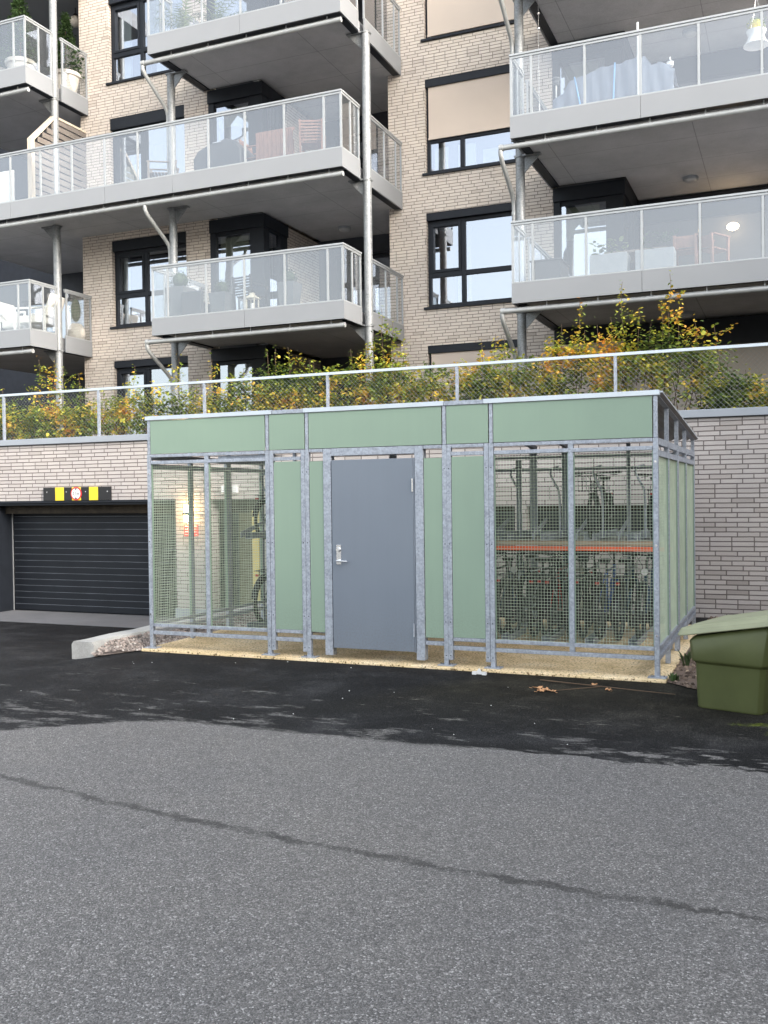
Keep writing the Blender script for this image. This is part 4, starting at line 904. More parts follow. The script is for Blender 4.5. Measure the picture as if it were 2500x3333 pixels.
# green infill panels
def panel(a, c, z0, z1, m=M['green'], y=Y0 + 0.006, t=0.012, name="infill_panel"): return B(a, c, y, y + t, z0, z1).build(name, m, sh, bevel=0.0015)
panel(-5.268 + W + 0.002, -4.886, 0.3165, 2.138); panel(-4.782, -4.618, 0.305, 2.132); panel(-3.474, -3.278, 0.302, 2.132); panel(-3.176, -2.838, 0.3165, 2.138)
ups = [(XL + W, -5.322), (-5.268, -4.836), (-4.784, -3.278), (-3.226, -2.788), (-2.736, XR - 0.054)]
for i, (a, c) in enumerate(ups): panel(a, c - 0.002, 2.268, 2.652, y=Y0 + 0.004, name="upper_panel")
# door with frame
for a, c in ((-4.614, -4.522), (-3.572, -3.479)): B(a, c, Y0 - 0.004, Y0 + 0.09, 0.065, 2.262).build("door_jamb", G_, sh, bevel=0.004)
B(-4.521, -3.573, Y0 - 0.002, Y0 + 0.09, 2.182, 2.262).build("door_lintel", G_, sh, bevel=0.004)
dr = sub("door", sh)
B(-4.512, -3.590, Y0 - 0.012, Y0 + 0.035, 0.148, 2.138).build("door_leaf", M['door'], dr, bevel=0.004)
B(-3.588, -3.575, Y0 - 0.006, Y0 + 0.035, 0.14, 2.14).build("door_edge", M['door'], dr)
b = MB(); b.box(-4.463, -4.408, Y0 - 0.018, Y0 - 0.0125, 1.034, 1.243); b.build("lock_plate", M['chrome'], dr, bevel=0.002)
b = MB(); b.tube((-4.436, Y0 - 0.019, 1.192), (-4.436, Y0 - 0.042, 1.192), 0.024, 0.021, n=18); b.tube((-4.436, Y0 - 0.0425, 1.192), (-4.436, Y0 - 0.045, 1.192), 0.012, n=12); b.build("lock_cylinder", M['chrome'], dr)
b = MB(); b.tube((-4.436, Y0 - 0.019, 1.073), (-4.436, Y0 - 0.05, 1.073), 0.015, n=12); b.path([(-4.445, Y0 - 0.055, 1.073), (-4.40, Y0 - 0.060, 1.073), (-4.35, Y0 - 0.058, 1.072), (-4.325, Y0 - 0.05, 1.070)], [0.010, 0.009, 0.0085, 0.008], 10)
set_smooth(b.build("handle", M['chrome'], dr))
for z in (1.86, 0.375):
    b = MB(); b.tube((-3.592, Y0 - 0.020, z - 0.068), (-3.592, Y0 - 0.020, z - 0.001), 0.009, n=12); b.tube((-3.592, Y0 - 0.020, z + 0.001), (-3.592, Y0 - 0.020, z + 0.068), 0.009, n=12)
    b.build("hinge", M['chrome'] if z > 1 else M['galv'], dr)
# side frames
sy = [(10.10, 10.15), (10.93, 10.98), (10.985, 11.035), (11.83, 11.88), (Y1 - 0.05, Y1)]
def wire_panel(par, u0, u1, z0, z1, y, ax, pitch=0.030, r=0.0016):
    b = MB(); nu = max(2, round((u1 - u0) / pitch)); nz = round((z1 - z0) / pitch)
    P = (lambda u, d, z: (u, y + d, z)) if ax == 'x' else (lambda u, d, z: (y + d, u, z))
    for i in range(nu + 1):
        u = u0 + (u1 - u0) * i / nu; b.tube(P(u, r, z0), P(u, r, z1), r, n=4, caps=False)
    for j in range(nz + 1):
        z = z0 + (z1 - z0) * j / nz; b.tube(P(u0, -r, z), P(u1, -r, z), r * 1.1, n=4, caps=False)
    return b.build("mesh_panel", M['wire'], par)
for x in (XL, XR - 0.05):
    first = x == XL
    for a, c in sy:
        paired = a in (10.93, 10.985)
        B(x, x + 0.048, a, c, 0.03, 2.262).build("post", G_, sh, bevel=0.003)
        if a != 10.93: B(x + 0.004, x + 0.044, a + 0.004, c - 0.004, 2.264, roofz(a) - 0.002).build("post", G_, sh)
    ycuts = [Y0 + D] + [v for p in sy for v in p]
    for k in range(0, len(ycuts) - 1, 2):
        a, c = ycuts[k], ycuts[k + 1]
        if c - a < 0.05: continue
        for z0, z1 in ((2.200, 2.262), (2.095, 2.150), (0.278, 0.314), (0.188, 0.230)):
            B(x + 0.002, x + 0.046, a + 0.001, c - 0.001, z0, z1).build("rail", G_, sh)
        wire_panel(sh, a + 0.004, c - 0.004, 0.316, 2.093, x + 0.024, 'y')
        for q in (a + 0.001, c - 0.013): B(x + 0.008, x + 0.040, q, q + 0.012, 0.316, 2.093).build("coated_edge", M['green'], sh)
    # sloping top member
    b = MB(); b.prism([(Y0 + 0.051, roofz(Y0 + 0.051) - 0.0), (Y1 + 0.02, roofz(Y1 + 0.02)), (Y1 + 0.02, roofz(Y1 + 0.02) - 0.055), (Y0 + 0.051, roofz(Y0 + 0.051) - 0.055)],
                      lambda u, v: (x - 0.002, u, v + 0.058), lambda u, v: (x + 0.05, u, v + 0.058)); b.build("verge_rail", G_, sh)
for a, c in ((XL + W + 0.004, -6.108), (-6.050, -5.324), (-2.732, -2.001), (-1.943, XR - 0.056)):
    wire_panel(sh, a, c, 0.316, 2.148, Y0 + 0.026, 'x', r=0.0015)
    for q in (a - 0.001, c - 0.005): B(q, q + 0.007, Y0 + 0.012, Y0 + 0.038, 0.316, 2.148).build("coated_edge", M['green'], sh)
# back frame
for x in (-5.32, -5.268, -4.884, -4.834, -3.276, -3.228, -2.836, -2.786, -1.997):
    B(x, x + 0.048, Y1 - 0.05, Y1, 0.03, 2.40 - 0.002).build("post", G_, sh)
for z0, z1 in ((2.228, 2.262), (2.06, 2.10), (0.19, 0.23)): B(XL + 0.05, XR - 0.052, Y1 - 0.045, Y1 - 0.005, z0, z1).build("rail", G_, sh)
# inner rafters and corrugated roof
for x in (-5.268, -4.834, -3.228, -2.786):
    b = MB(); b.prism([(Y0 + 0.052, roofz(Y0) - 0.01), (Y1 - 0.052, roofz(Y1 - 0.05) - 0.01), (Y1 - 0.052, roofz(Y1 - 0.05) - 0.06), (Y0 + 0.052, roofz(Y0) - 0.06)],
                      lambda u, v: (x, u, v), lambda u, v: (x + 0.045, u, v)); b.build("rafter", G_, sh)
b = MB(); b.prism([(Y0 + 0.052, 2.225), (Y0 + 0.55, 2.225), (Y0 + 0.052, 2.19)], lambda u, v: (-5.95, u, v), lambda u, v: (-5.35, u, v)); b.build("corner_gusset", G_, sh)
vs = []; n = 230
for i in range(n + 1):
    x = XL - 0.02 + (XR - XL + 0.05) * i / n; h = 0.016 * (1 if (i // 2) % 2 else 0)
    for y in (Y0 + 0.03, Y1 + 0.09): vs.append((x, y, roofz(y) + 0.012 + h))
b = MB(); b.mesh(vs, [(2 * i, 2 * i + 2, 2 * i + 3, 2 * i + 1) for i in range(n)])
o = b.build("roof_sheet", M['corr'], sh); so = o.modifiers.new("s", 'SOLIDIFY'); so.thickness = 0.002
for a, c, lo in ((-6.895, -5.232, 0), (-5.230, -4.846, 1), (-4.844, -3.252, 0), (-3.250, -2.835, 1), (-2.833, XR + 0.012, 0)):
    d = 0.004 * lo
    B(a + 0.001, c, Y0 - 0.010 + d, Y0 + 0.07, 2.656, 2.702 - d).build("roof_trim", M['galvr'] if not lo else M['galv'], sh, bevel=0.002)
b = MB(); b.prism([(Y0 + 0.071, roofz(Y0) + 0.044), (Y1 + 0.10, roofz(Y1 + 0.1) + 0.044), (Y1 + 0.10, roofz(Y1 + 0.1) + 0.03), (Y0 + 0.071, roofz(Y0) + 0.03)],
                  lambda u, v: (XR - 0.11, u, v), lambda u, v: (XR + 0.03, u, v)); b.build("roof_trim", M['galvr'], sh)

# ------------------------------------------------------------ two-tier bicycle rack
rk = thing("bicycle_rack", (-2.4, 11.0, 0), "two tier steel bicycle rack with an orange rail and timber edge inside the shelter", "bicycle rack")
B(-6.22, -1.22, 10.93, 10.97, 1.108, 1.158).build("front_rail", M['orange'], rk, bevel=0.003)
B(-6.22, -1.22, 10.99, 11.03, 1.165, 1.215).build("timber_edge", M['timber'], rk, bevel=0.003)
B(-6.6, -1.22, 12.60, 12.64, 1.20, 1.26).build("back_beam", G_, rk)
B(-4.6, -1.22, 11.78, 11.84, 0.028, 0.10).build("floor_beam", M['timber'], rk)
tx = [-6.56, -5.95, -5.5, -5.05, -4.6, -4.15, -3.62, -3.12, -2.64, -2.14, -1.66]
for x in tx:
    t = MB()
    vs = [(-0.045, 0.075), (-0.04, 0.0), (0.04, 0.0), (0.045, 0.075), (0.052, 0.075), (0.045, -0.006), (-0.045, -0.006), (-0.052, 0.075)]
    t.prism(vs, lambda u, v: (x + u, 10.99, 1.222 + v), lambda u, v: (x + u, 12.65, 1.222 + v))
    t.build("wheel_channel", G_, rk)
    t = MB(); t.prism(vs, lambda u, v: (x + u, 11.0, 0.034 + v), lambda u, v: (x + u, 12.4, 0.034 + v)); t.build("wheel_channel", G_, rk)
    h = MB(); h.path([(x + 0.10, 11.35, 1.24), (x + 0.10, 11.35, 1.65), (x + 0.09, 11.33, 1.80), (x + 0.03, 11.30, 1.92), (x + 0.0, 11.29, 2.0), (x + 0.03, 11.30, 2.05), (x + 0.10, 11.32, 2.07)], 0.014, 8)
    set_smooth(h.build("hook_arm", G_, rk))
    g2 = MB(); g2.prism([(11.05, 1.225), (11.75, 1.42), (11.75, 1.46), (11.05, 1.30)], lambda u, v: (x - 0.16, u, v), lambda u, v: (x - 0.145, u, v)); g2.build("guide_plate", G_, rk)
B(-4.9, -1.22, 11.04, 12.58, 1.196, 1.206).build("shading_deck_plate", M['corr'], rk)  # plate added to keep light off the lower tier
for x in (-6.20, -4.9, -3.36, -1.30):
    B(x, x + 0.06, 12.45, 12.51, 0.03, 2.2).build("upright", G_, rk)
    B(x, x + 0.06, 11.04, 11.08, 0.03, 1.107).build("upright", G_, rk)

# ------------------------------------------------------------ bicycles
def make_bike(paint, fender=True, lamp=None, basket=False, child_seat=False):
    """local frame: rear wheel centre at y=0, front wheel centre at y=1.06 (front towards +y), ground z=0"""
    t = bpy.data.objects.new("bicycle", None); t.empty_display_size = 0.2; col.objects.link(t)
    Rw = 0.335
    def wheel(y):
        w = sub("wheel", t); w.location = (0, y, Rw)
        vs = []; fs = []; n = 40; m = 8
        for i in range(n):
            a = 2 * math.pi * i / n
            for j in range(m):
                c = 2 * math.pi * j / m; rr = Rw - 0.027 + 0.027 * math.cos(c); vs.append((0.027 * math.sin(c), rr * math.cos(a), rr * math.sin(a)))
        fs = [(i * m + j, i * m + (j + 1) % m, ((i + 1) % n) * m + (j + 1) % m, ((i + 1) % n) * m + j) for i in range(n) for j in range(m)]
        set_smooth(MB().mesh(vs, fs).build("tyre", M['black'], w, local=True), 80)
        r = MB(); rr = Rw - 0.048
        for i in range(n):
            a0, a1 = 2 * math.pi * i / n, 2 * math.pi * (i + 1) / n
            r.mesh([(sx * 0.012, q * math.cos(a), q * math.sin(a)) for sx, q, a in ((-1, rr, a0), (1, rr, a0), (1, rr, a1), (-1, rr, a1), (-1, rr - 0.018, a0), (1, rr - 0.018, a0), (1, rr - 0.018, a1), (-1, rr - 0.018, a1))],
                   [(4, 5, 6, 7), (0, 4, 7, 3), (1, 2, 6, 5)])
        for i in range(18):
            a = 2 * math.pi * i / 18; r.tube((0.02 * (-1) ** i, 0.02 * math.cos(a), 0.02 * math.sin(a)), (0, (rr - 0.015) * math.cos(a), (rr - 0.015) * math.sin(a)), 0.0015, n=3, caps=False)
        r.tube((-0.045, 0, 0), (0.045, 0, 0), 0.022, n=10); r.build("rim", M['rimd'], w, local=True)
    wheel(0); wheel(1.06)
    bb, st, hd, ht = (0, 0.44, 0.29), (0, 0.30, 0.78), (0, 0.90, 0.62), (0, 0.85, 0.83)
    f = MB(); f.tube(bb, st, 0.016); f.tube(bb, hd, 0.021); f.tube(st, (0, 0.86, 0.79), 0.017); f.tube(hd, ht, 0.021)
    for s in (-1, 1): f.tube((s * 0.05, 0, Rw), (s * 0.02, 0.42, 0.29), 0.009); f.tube((s * 0.05, 0, Rw), (s * 0.012, 0.31, 0.76), 0.008)
    set_smooth(f.build("frame", paint, t, local=True))
    k = MB()
    for s in (-1, 1): k.path([(s * 0.05, 1.06, Rw), (s * 0.05, 0.98, 0.52), (s * 0.045, 0.93, 0.62)], [0.009, 0.014, 0.015], 8)
    k.tube((-0.05, 0.925, 0.63), (0.05, 0.925, 0.63), 0.016); set_smooth(k.build("fork", paint, t, local=True))
    h = MB(); h.tube((0, 0.85, 0.83), (0, 0.80, 0.97), 0.014); h.path([(-0.31, 0.74, 0.985), (-0.18, 0.79, 0.985), (0, 0.81, 0.975), (0.18, 0.79, 0.985), (0.31, 0.74, 0.985)], 0.011, 8)
    for s in (-1, 1):
        h.tube((s * 0.21, 0.78, 0.985), (s * 0.315, 0.738, 0.986), 0.017, n=10); h.path([(s * 0.17, 0.80, 0.975), (s * 0.19, 0.85, 0.96), (s * 0.28, 0.83, 0.945)], 0.006, 6)
        h.path([(s * 0.17, 0.82, 0.98), (s * 0.13, 0.92, 1.0), (s * 0.03, 0.95, 0.86), (s * 0.04, 0.95, 0.6)], 0.004, 5)
    set_smooth(h.build("handlebar", M['blackp'], t, local=True))
    s_ = MB(); s_.tube((0, 0.30, 0.76), (0, 0.275, 0.90), 0.013); s_.mesh([(-0.075, 0.13, 0.93), (0.075, 0.13, 0.93), (0.06, 0.25, 0.935), (0.018, 0.40, 0.93), (-0.018, 0.40, 0.93), (-0.06, 0.25, 0.935), (-0.06, 0.14, 0.89), (0.06, 0.14, 0.89), (0.015, 0.38, 0.90), (-0.015, 0.38, 0.90)],
              [(0, 1, 2, 5), (5, 2, 3, 4), (0, 6, 7, 1), (1, 7, 8, 3, 2), (0, 5, 4, 9, 6), (4, 3, 8, 9), (6, 9, 8, 7)])
    s_.build("saddle", M['black'], t, local=True)
    c = MB(); c.tube((0.05, 0.44, 0.29), (0.058, 0.44, 0.29), 0.09, n=24); c.tube((-0.07, 0.44, 0.29), (0.07, 0.44, 0.29), 0.012); c.tube((0.06, 0.44, 0.29), (0.09, 0.40, 0.13), 0.01); c.tube((-0.06, 0.44, 0.29), (-0.09, 0.48, 0.45), 0.01)
    c.box(0.08, 0.17, 0.36, 0.44, 0.115, 0.14); c.box(-0.17, -0.08, 0.44, 0.52, 0.44, 0.465); c.build("crank", M['blackp'], t, local=True)
    if fender:
        for yc, a0, a1 in ((0, 0.9, 3.0), (1.06, 1.1, 2.7)):
            d = MB(); pts = [(0, yc + 0.362 * math.cos(a0 + (a1 - a0) * i / 12), Rw + 0.362 * math.sin(a0 + (a1 - a0) * i / 12)) for i in range(13)]
            for i in range(12):
                p, q = pts[i], pts[i + 1]; d.mesh([(-0.032, p[1], p[2]), (0.032, p[1], p[2]), (0.032, q[1], q[2]), (-0.032, q[1], q[2]), (-0.02, p[1] * 1.0, p[2] + 0.008), (0.02, p[1], p[2] + 0.008), (0.02, q[1], q[2] + 0.008), (-0.02, q[1], q[2] + 0.008)], [(0, 1, 2, 3), (4, 5, 6, 7), (0, 4, 7, 3), (1, 2, 6, 5)])
            d.build("mudguard", M['blackp'], t, local=True)
    rc = MB()
    for s in (-1, 1): rc.tube((s * 0.06, -0.02, Rw), (s * 0.06, -0.12, 0.74), 0.005); rc.tube((s * 0.06, -0.25, 0.74), (s * 0.06, 0.22, 0.74), 0.006)
    for y in (-0.25, -0.1, 0.05, 0.2): rc.tube((-0.06, y, 0.74), (0.06, y, 0.74), 0.005)
    rc.build("luggage_rack", M['blackp'], t, local=True)
    MB().box(-0.022, 0.022, -0.285, -0.265, 0.67, 0.70).build("rear_light", M['redp'], t, local=True)
    if lamp: MB().tube((0, 0.93, 0.80), (0, 0.99, 0.80), 0.035, 0.04, n=14).build("front_light", lamp, t, local=True)
    if basket:
        k = MB(); X0, X1, Ya, Yb, Za, Zb = -0.16, 0.16, 0.93, 1.17, 0.72, 0.94
        for z in (Za, Za + 0.07, Za + 0.14, Zb):
            for a, c in (((X0, Ya), (X1, Ya)), ((X1, Ya), (X1, Yb)), ((X1, Yb), (X0, Yb)), ((X0, Yb), (X0, Ya))): k.tube((a[0], a[1], z), (c[0], c[1], z), 0.004, n=5)
        for i in range(7):
            for y in (Ya, Yb): k.tube((X0 + (X1 - X0) * i / 6, y, Za), (X0 + (X1 - X0) * i / 6, y, Zb), 0.003, n=4)
        k.box(X0, X1, Ya, Yb, Za - 0.004, Za); k.build("basket", M['blackp'], t, local=True)
    return t
bk_black = make_bike(M['blackp'], True, M['lampoff'])
bk_red = make_bike(M['redp'], True, M['lampoff']); bk_blue = make_bike(M['bluep'], False); bk_navy = make_bike(M['navy'], True, M['white']); bk_cream = make_bike(M['creamp'], True, M['lampoff'], basket=True)
bk_top = make_bike(M['blackp'], True, M['lampoff'], basket=True)
def put(o, x, y, z, fwd, lab, tilt=0.0, steer=0):
    # fwd +1: front wheel deeper in the shelter; -1: front wheel towards the street
    o.location = (x, y, z); o.rotation_euler = (0, tilt, 0 if fwd > 0 else math.pi); tag(o, lab, "bicycle", "bicycles parked in the two tier rack"); return o
Yb = 11.42
put(bk_black, -3.12, Yb + 1.06, 0.04, -1, "black bicycle in the lower rack, nearest the green panel on the right bay's left edge", 0.03)
put(copy_tree(bk_black), -3.42, Yb, 0.04, 1, "black bicycle squeezed behind the green panels, rear wheel towards the street", -0.04)
put(bk_red, -2.62, Yb, 0.04, 1, "red framed bicycle in the lower rack left of the mesh mullion", -0.05)
put(bk_cream, -2.42, Yb + 1.06, 0.04, -1, "cream bicycle with a wire basket in the lower rack directly behind the mesh mullion", 0.05)
put(bk_blue, -2.10, Yb, 0.04, 1, "bright blue bicycle without mudguards in the lower rack", 0.04)
put(bk_navy, -1.64, Yb + 1.06, 0.04, -1, "dark blue bicycle in the lower rack nearest the shelter corner", -0.06)
put(copy_tree(bk_black), -2.88, Yb + 0.02, 0.04, 1, "black bicycle in the lower rack between the black and the red ones", 0.05)
put(copy_tree(bk_navy), -1.88, Yb, 0.04, 1, "dark blue bicycle in the lower rack between the bright blue one and the corner", 0.05)
for x_, m_, l_ in ((-3.28, bk_navy, "dark blue bicycle in the lower rack farthest from the corner, beside the green panel"), (-2.74, bk_black, "black bicycle touching the red framed one in the lower rack"), (-2.30, bk_black, "black bicycle between the cream and the bright blue ones")):
    put(copy_tree(m_), x_, Yb + 0.06, 0.04, 1, l_, 0.03 * (-1) ** int(-x_ * 10))
put(bk_top, -2.16, Yb + 1.00, 1.19, -1, "black bicycle with a wire basket on the upper rack, handlebar against the brick", 0.02)
bk_top.scale = (0.92, 0.92, 0.82)
u2 = copy_tree(bk_black); put(u2, -1.50, Yb + 0.25, 1.19, 1, "dark bicycle on the upper rack by the shelter corner, only its wheel showing", 0.0); u2.scale = (0.9, 0.9, 0.8)
put(copy_tree(bk_black), -6.56, Yb + 0.0, 0.04, 1, "black bicycle in the lower rack of the left mesh bay, half behind the frame", 0.04)
u3 = copy_tree(bk_black); put(u3, -6.56, Yb + 0.02, 1.19, 1, "black bicycle on the upper rack of the left mesh bay", 0.03); u3.scale = (0.9, 0.9, 0.8)
# a small camera on the back frame
cmt = thing("security_camera", (-1.45, 12.7, 2.09), "small black camera under the roof in the shelter's back corner", "camera")
b = MB(); b.box(-1.50, -1.34, 12.60, 12.68, 2.05, 2.11); b.tube((-1.51, 12.64, 2.08), (-1.54, 12.64, 2.08), 0.025, n=12); b.build("housing", M['blackp'], cmt, bevel=0.006)
B(-1.42, -1.40, 12.68, 12.82, 2.07, 2.09).build("bracket", M['blackp'], cmt)

# ------------------------------------------------------------ grit bin
u = Vector((0.9532, -0.3023, 0)); nrm = Vector((0.3023, 0.9532, 0)); o0 = Vector((-0.739, 8.251, 0))
bn = thing("grit_bin", (-0.45, 8.6, 0), "olive green plastic grit bin with a faded sloping lid beside the shelter corner", "grit bin")
def bp(a, d, z): q = o0 + u * a + nrm * d; return (q.x, q.y, z)
def frus(prof, depth):      # prof: list of (z_left, z_right, a_left, a_right, d_front, d_back)
    b = MB(); vs = []
    for zl, zr, al, ar, df, db in prof:
        rr = 0.035
        for a, d, z in ((al + rr, df, zl), (ar - rr, df, zr), (ar, df + rr, zr), (ar, db - rr, zr), (ar - rr, db, zr), (al + rr, db, zl), (al, db - rr, zl), (al, df + rr, zl)): vs.append(bp(a, d, z))
    m = 8; fs = [(i * m + j, i * m + (j + 1) % m, (i + 1) * m + (j + 1) % m, (i + 1) * m + j) for i in range(len(prof) - 1) for j in range(m)]
    fs += [tuple(range(m - 1, -1, -1)), tuple((len(prof) - 1) * m + j for j in range(m))]
    return b.mesh(vs, fs)
body = frus([(0.0, 0.0, 0.0, 0.52, 0.0, 0.80), (0.02, 0.02, -0.003, 0.525, -0.003, 0.803), (0.365, 0.365, -0.014, 0.552, -0.014, 0.815),
             (0.385, 0.385, -0.036, 0.572, -0.036, 0.838), (0.40, 0.40, -0.040, 0.576, -0.040, 0.842), (0.545, 0.65, -0.050, 0.62, -0.050, 0.85),
             (0.585, 0.70, -0.020, 0.60, -0.020, 0.83)], 0)
o = body.build("body", M['binb'], bn, bevel=0.006); set_smooth(o, 50)
lid = frus([(0.580, 0.740, -0.140, 0.80, -0.07, 0.93), (0.588, 0.748, -0.143, 0.805, -0.073, 0.933), (0.634, 0.776, -0.122, 0.79, -0.055, 0.915), (0.646, 0.788, -0.108, 0.78, -0.038, 0.90),
            (0.656, 0.798, -0.075, 0.75, -0.005, 0.86), (0.660, 0.802, -0.06, 0.73, 0.02, 0.84), (0.672, 0.814, -0.045, 0.72, 0.035, 0.82), (0.676, 0.818, 0.02, 0.68, 0.10, 0.74)], 0)
o = lid.build("lid", M['binl'], bn, bevel=0.008); set_smooth(o, 22)

# ------------------------------------------------------------ small things on the ground
def ground_leaf(x, y, s, a, lab, m=M['dryleaf'], z=0.004):
    b = MB(); rnd = random.Random(int(x * 1000) ^ int(y * 777)); n = 14; vs = [(0, 0, 0.012)]
    for i in range(n):
        t = 2 * math.pi * i / n; r = s * (1 if i % 2 else 0.62) * rnd.uniform(0.85, 1.1); vs.append((r * math.cos(t) * 1.2, r * math.sin(t) * 0.75, 0.002 + rnd.uniform(0, 0.022)))
    b.mesh(vs, [(0, 1 + i, 1 + (i + 1) % n) for i in range(n)]); b.tube((-s * 1.1, 0, 0.004), (-s * 1.7, 0.01, 0.008), 0.002, n=4)
    o = b.build("fallen_leaf", m); o.location = (x, y, z); o.rotation_euler = (0, 0, a); sd_ = o.modifiers.new("s", 'SOLIDIFY'); sd_.thickness = 0.001
    return tag(o, lab, "leaf", "dry leaves on the asphalt")
ground_leaf(-2.13, 8.56, 0.045, 0.3, "curled dry leaf at the door side of the leaf cluster before the right bay")
ground_leaf(-2.05, 8.50, 0.05, 1.4, "large curled dry leaf in the middle of the leaf cluster")
ground_leaf(-1.98, 8.45, 0.045, 2.6, "dry leaf at the bin side of the leaf cluster")
ground_leaf(-2.07, 8.43, 0.04, 0.9, "dry leaf nearest the street in the leaf cluster")
ground_leaf(-1.52, 8.67, 0.04, 2.2, "single tan leaf lying apart, near the shelter corner post")
ground_leaf(-1.68, 8.86, 0.035, 2.2, "small leaf against the slab edge under the right bay")
tg = MB(); tg.path([(-2.2, 8.93, 0.012), (-1.9, 8.82, 0.02), (-1.6, 8.80, 0.012), (-1.25, 8.70, 0.015), (-0.95, 8.66, 0.012)], [0.006, 0.005, 0.005, 0.004, 0.003], 5); tg.tube((-1.6, 8.8, 0.012), (-1.95, 8.50, 0.01), 0.005, 0.003, n=5)
tag(tg.build("fallen_twig", M['twig']), "forked brown twig lying on the asphalt before the right mesh bay", "twig")
lt = MB(); lt.prism([(0, 0), (0.09, 0.0), (0.045, 0.06)], lambda a, v: (-2.88 + a, 9.05, 0.004 + v), lambda a, v: (-2.88 + a, 9.06, 0.004 + v)); lt.box(-2.90, -2.86, 9.03, 9.07, 0.002, 0.03); lt.box(-2.80, -2.76, 9.03, 9.07, 0.002, 0.03)
tag(lt.build("litter_scrap", [M['white']]), "crumpled white scrap at the foot of the post between door and right bay", "litter")
pb = MB(); rnd = random.Random(11)
for i in range(20):
    x = rnd.uniform(-7.0, 0.3); y = rnd.uniform(6.4, 9.1); r = rnd.uniform(0.003, 0.007)
    if y > 8.2 and -0.8 < x: continue
    pb.ball((x, y, ground_z(x, y) + r * 0.4), r, r * rnd.uniform(0.6, 1), r * 0.6, 6, 4)
tag(pb.build("loose_grit", M['white']), "scattered pale grit stones on the dark asphalt strip", None, None, 'stuff')
def weed(x, y, h, n, seed, lab):
    rnd = random.Random(seed); b = MB()
    for i in range(n):
        a = rnd.uniform(0, 6.28); l_ = h * rnd.uniform(0.5, 1.1); sp = rnd.uniform(0.1, 0.6); wv = 0.012
        d = Vector((math.cos(a), math.sin(a), 0)); s = Vector((-math.sin(a), math.cos(a), 0)); p = Vector((x, y, 0.01)) + d * rnd.uniform(0, 0.04)
        q = p + d * l_ * sp * 0.5 + Vector((0, 0, l_ * 0.7)); r = p + d * l_ * sp + Vector((0, 0, l_))
        b.mesh([p - s * 0.004, p + s * 0.004, q + s * wv, r, q - s * wv], [(0, 1, 2, 4), (4, 2, 3)])
    t = thing("weed", (x, y, 0), lab, "weed"); b.build("foliage", M['box'] if seed != 22 else M['conifer'], t)
weed(-1.0, 10.1, 0.16, 26, 21, "dark green weed at the slab edge behind the grit bin"); weed(-1.03, 9.30, 0.07, 34, 22, "low green weed at the foot of the shelter corner post")

# ------------------------------------------------------------ things on the balconies
def leafball(par, c, r, n, m, seed, rz=None, size=(0.02, 0.035), name="foliage"):
    rnd = random.Random(seed); b = MB(); rz = rz or r
    for i in range(n):
        v = Vector((rnd.gauss(0, 1), rnd.gauss(0, 1), rnd.gauss(0, 1))).normalized() * rnd.uniform(0.75, 1.03)
        leaves(b, (c[0] + v.x * r, c[1] + v.y * r, c[2] + v.z * rz), 1, (0.008, 0.008, 0.008), rnd, size)
    b.ball(c, r * 0.72, r * 0.72, rz * 0.72, 10, 6); return b.build(name, m, par)
# mid balcony: covered grill, folding teak table, slatted chair
t = thing("covered_barbecue", (-10.6, 17.1, 8.13), "barbecue under a charcoal cover on the long middle balcony", "barbecue", None)
b = MB(); b.prism([(-11.18, 8.13), (-11.20, 8.62), (-11.12, 8.80), (-10.85, 8.90), (-10.45, 8.97), (-10.25, 8.90), (-10.08, 8.70), (-10.08, 8.13)], lambda a, v: (a, 16.8 + (0.06 if v > 8.7 else 0), v), lambda a, v: (a, 17.4 - (0.1 if v > 8.7 else 0), v)); set_smooth(b.build("cover", M['tarpd'], t, bevel=0.03), 50)
B(-10.75, -10.55, 16.84, 16.86, 8.895, 8.915).build("handle", M['chrome'], t)
t = thing("folding_table", (-9.3, 16.95, 8.13), "reddish slatted teak table folded upright behind the balcony glass", "table")
for i in range(9): B(-9.70 + i * 0.091, -9.70 + i * 0.091 + 0.082, 16.75 + 0.0, 16.775, 8.18, 8.90).build("slat", M['teak'], t)
B(-9.72, -8.87, 16.78, 16.81, 8.86, 8.92).build("rail", M['teak'], t); B(-9.72, -8.87, 16.78, 16.81, 8.25, 8.31).build("rail", M['teak'], t)
for x in (-9.66, -8.95): B(x, x + 0.04, 16.82, 16.86, 8.13, 8.7).build("leg", M['teak'], t)
def slat_chair(loc, lab, w_=0.42, m=M['teak'], back=0.8, rz=0, lean=0.18):
    t = thing("slatted_chair", loc, lab, "chair", None, rz)
    b = MB()
    for i in range(7):
        z = 0.45 + (back - 0.47) * i / 6; b.box(-w_ / 2, w_ / 2, 0.20 + lean * (z - 0.45), 0.218 + lean * (z - 0.45), z, z + 0.035)
    for s in (-1, 1): b.prism([(0.20, 0.0), (0.24, 0.0), (0.245 + lean * (back - 0.45), back + 0.03), (0.205 + lean * (back - 0.45), back + 0.03)], lambda u_, v: (s * w_ / 2 - 0.015, u_, v), lambda u_, v: (s * w_ / 2 + 0.02, u_, v))
    b.build("backrest", m, t, local=True)
    b = MB()
    for i in range(6): b.box(-w_ / 2, w_ / 2, -0.22 + i * 0.07, -0.22 + i * 0.07 + 0.055, 0.42, 0.44)
    b.build("seat", m, t, local=True)
    for sx in (-1, 1):
        MB().box(sx * w_ / 2 - 0.02, sx * w_ / 2 + 0.02, -0.22, -0.18, 0, 0.64).build("leg", m, t, local=True)
        MB().box(sx * (w_ / 2) - 0.025, sx * (w_ / 2) + 0.025, -0.24, 0.22, 0.642, 0.662).build("armrest", m, t, local=True)
    return t
slat_chair((-8.55, 16.95, 8.13), "teak slatted chair beside the folded table", rz=R_(200))
slat_chair((-12.3, 17.2, 8.13), "low dark slatted lounger in front of the balcony door", 0.5, M['oldwood'], 0.66, R_(-60), 0.7)
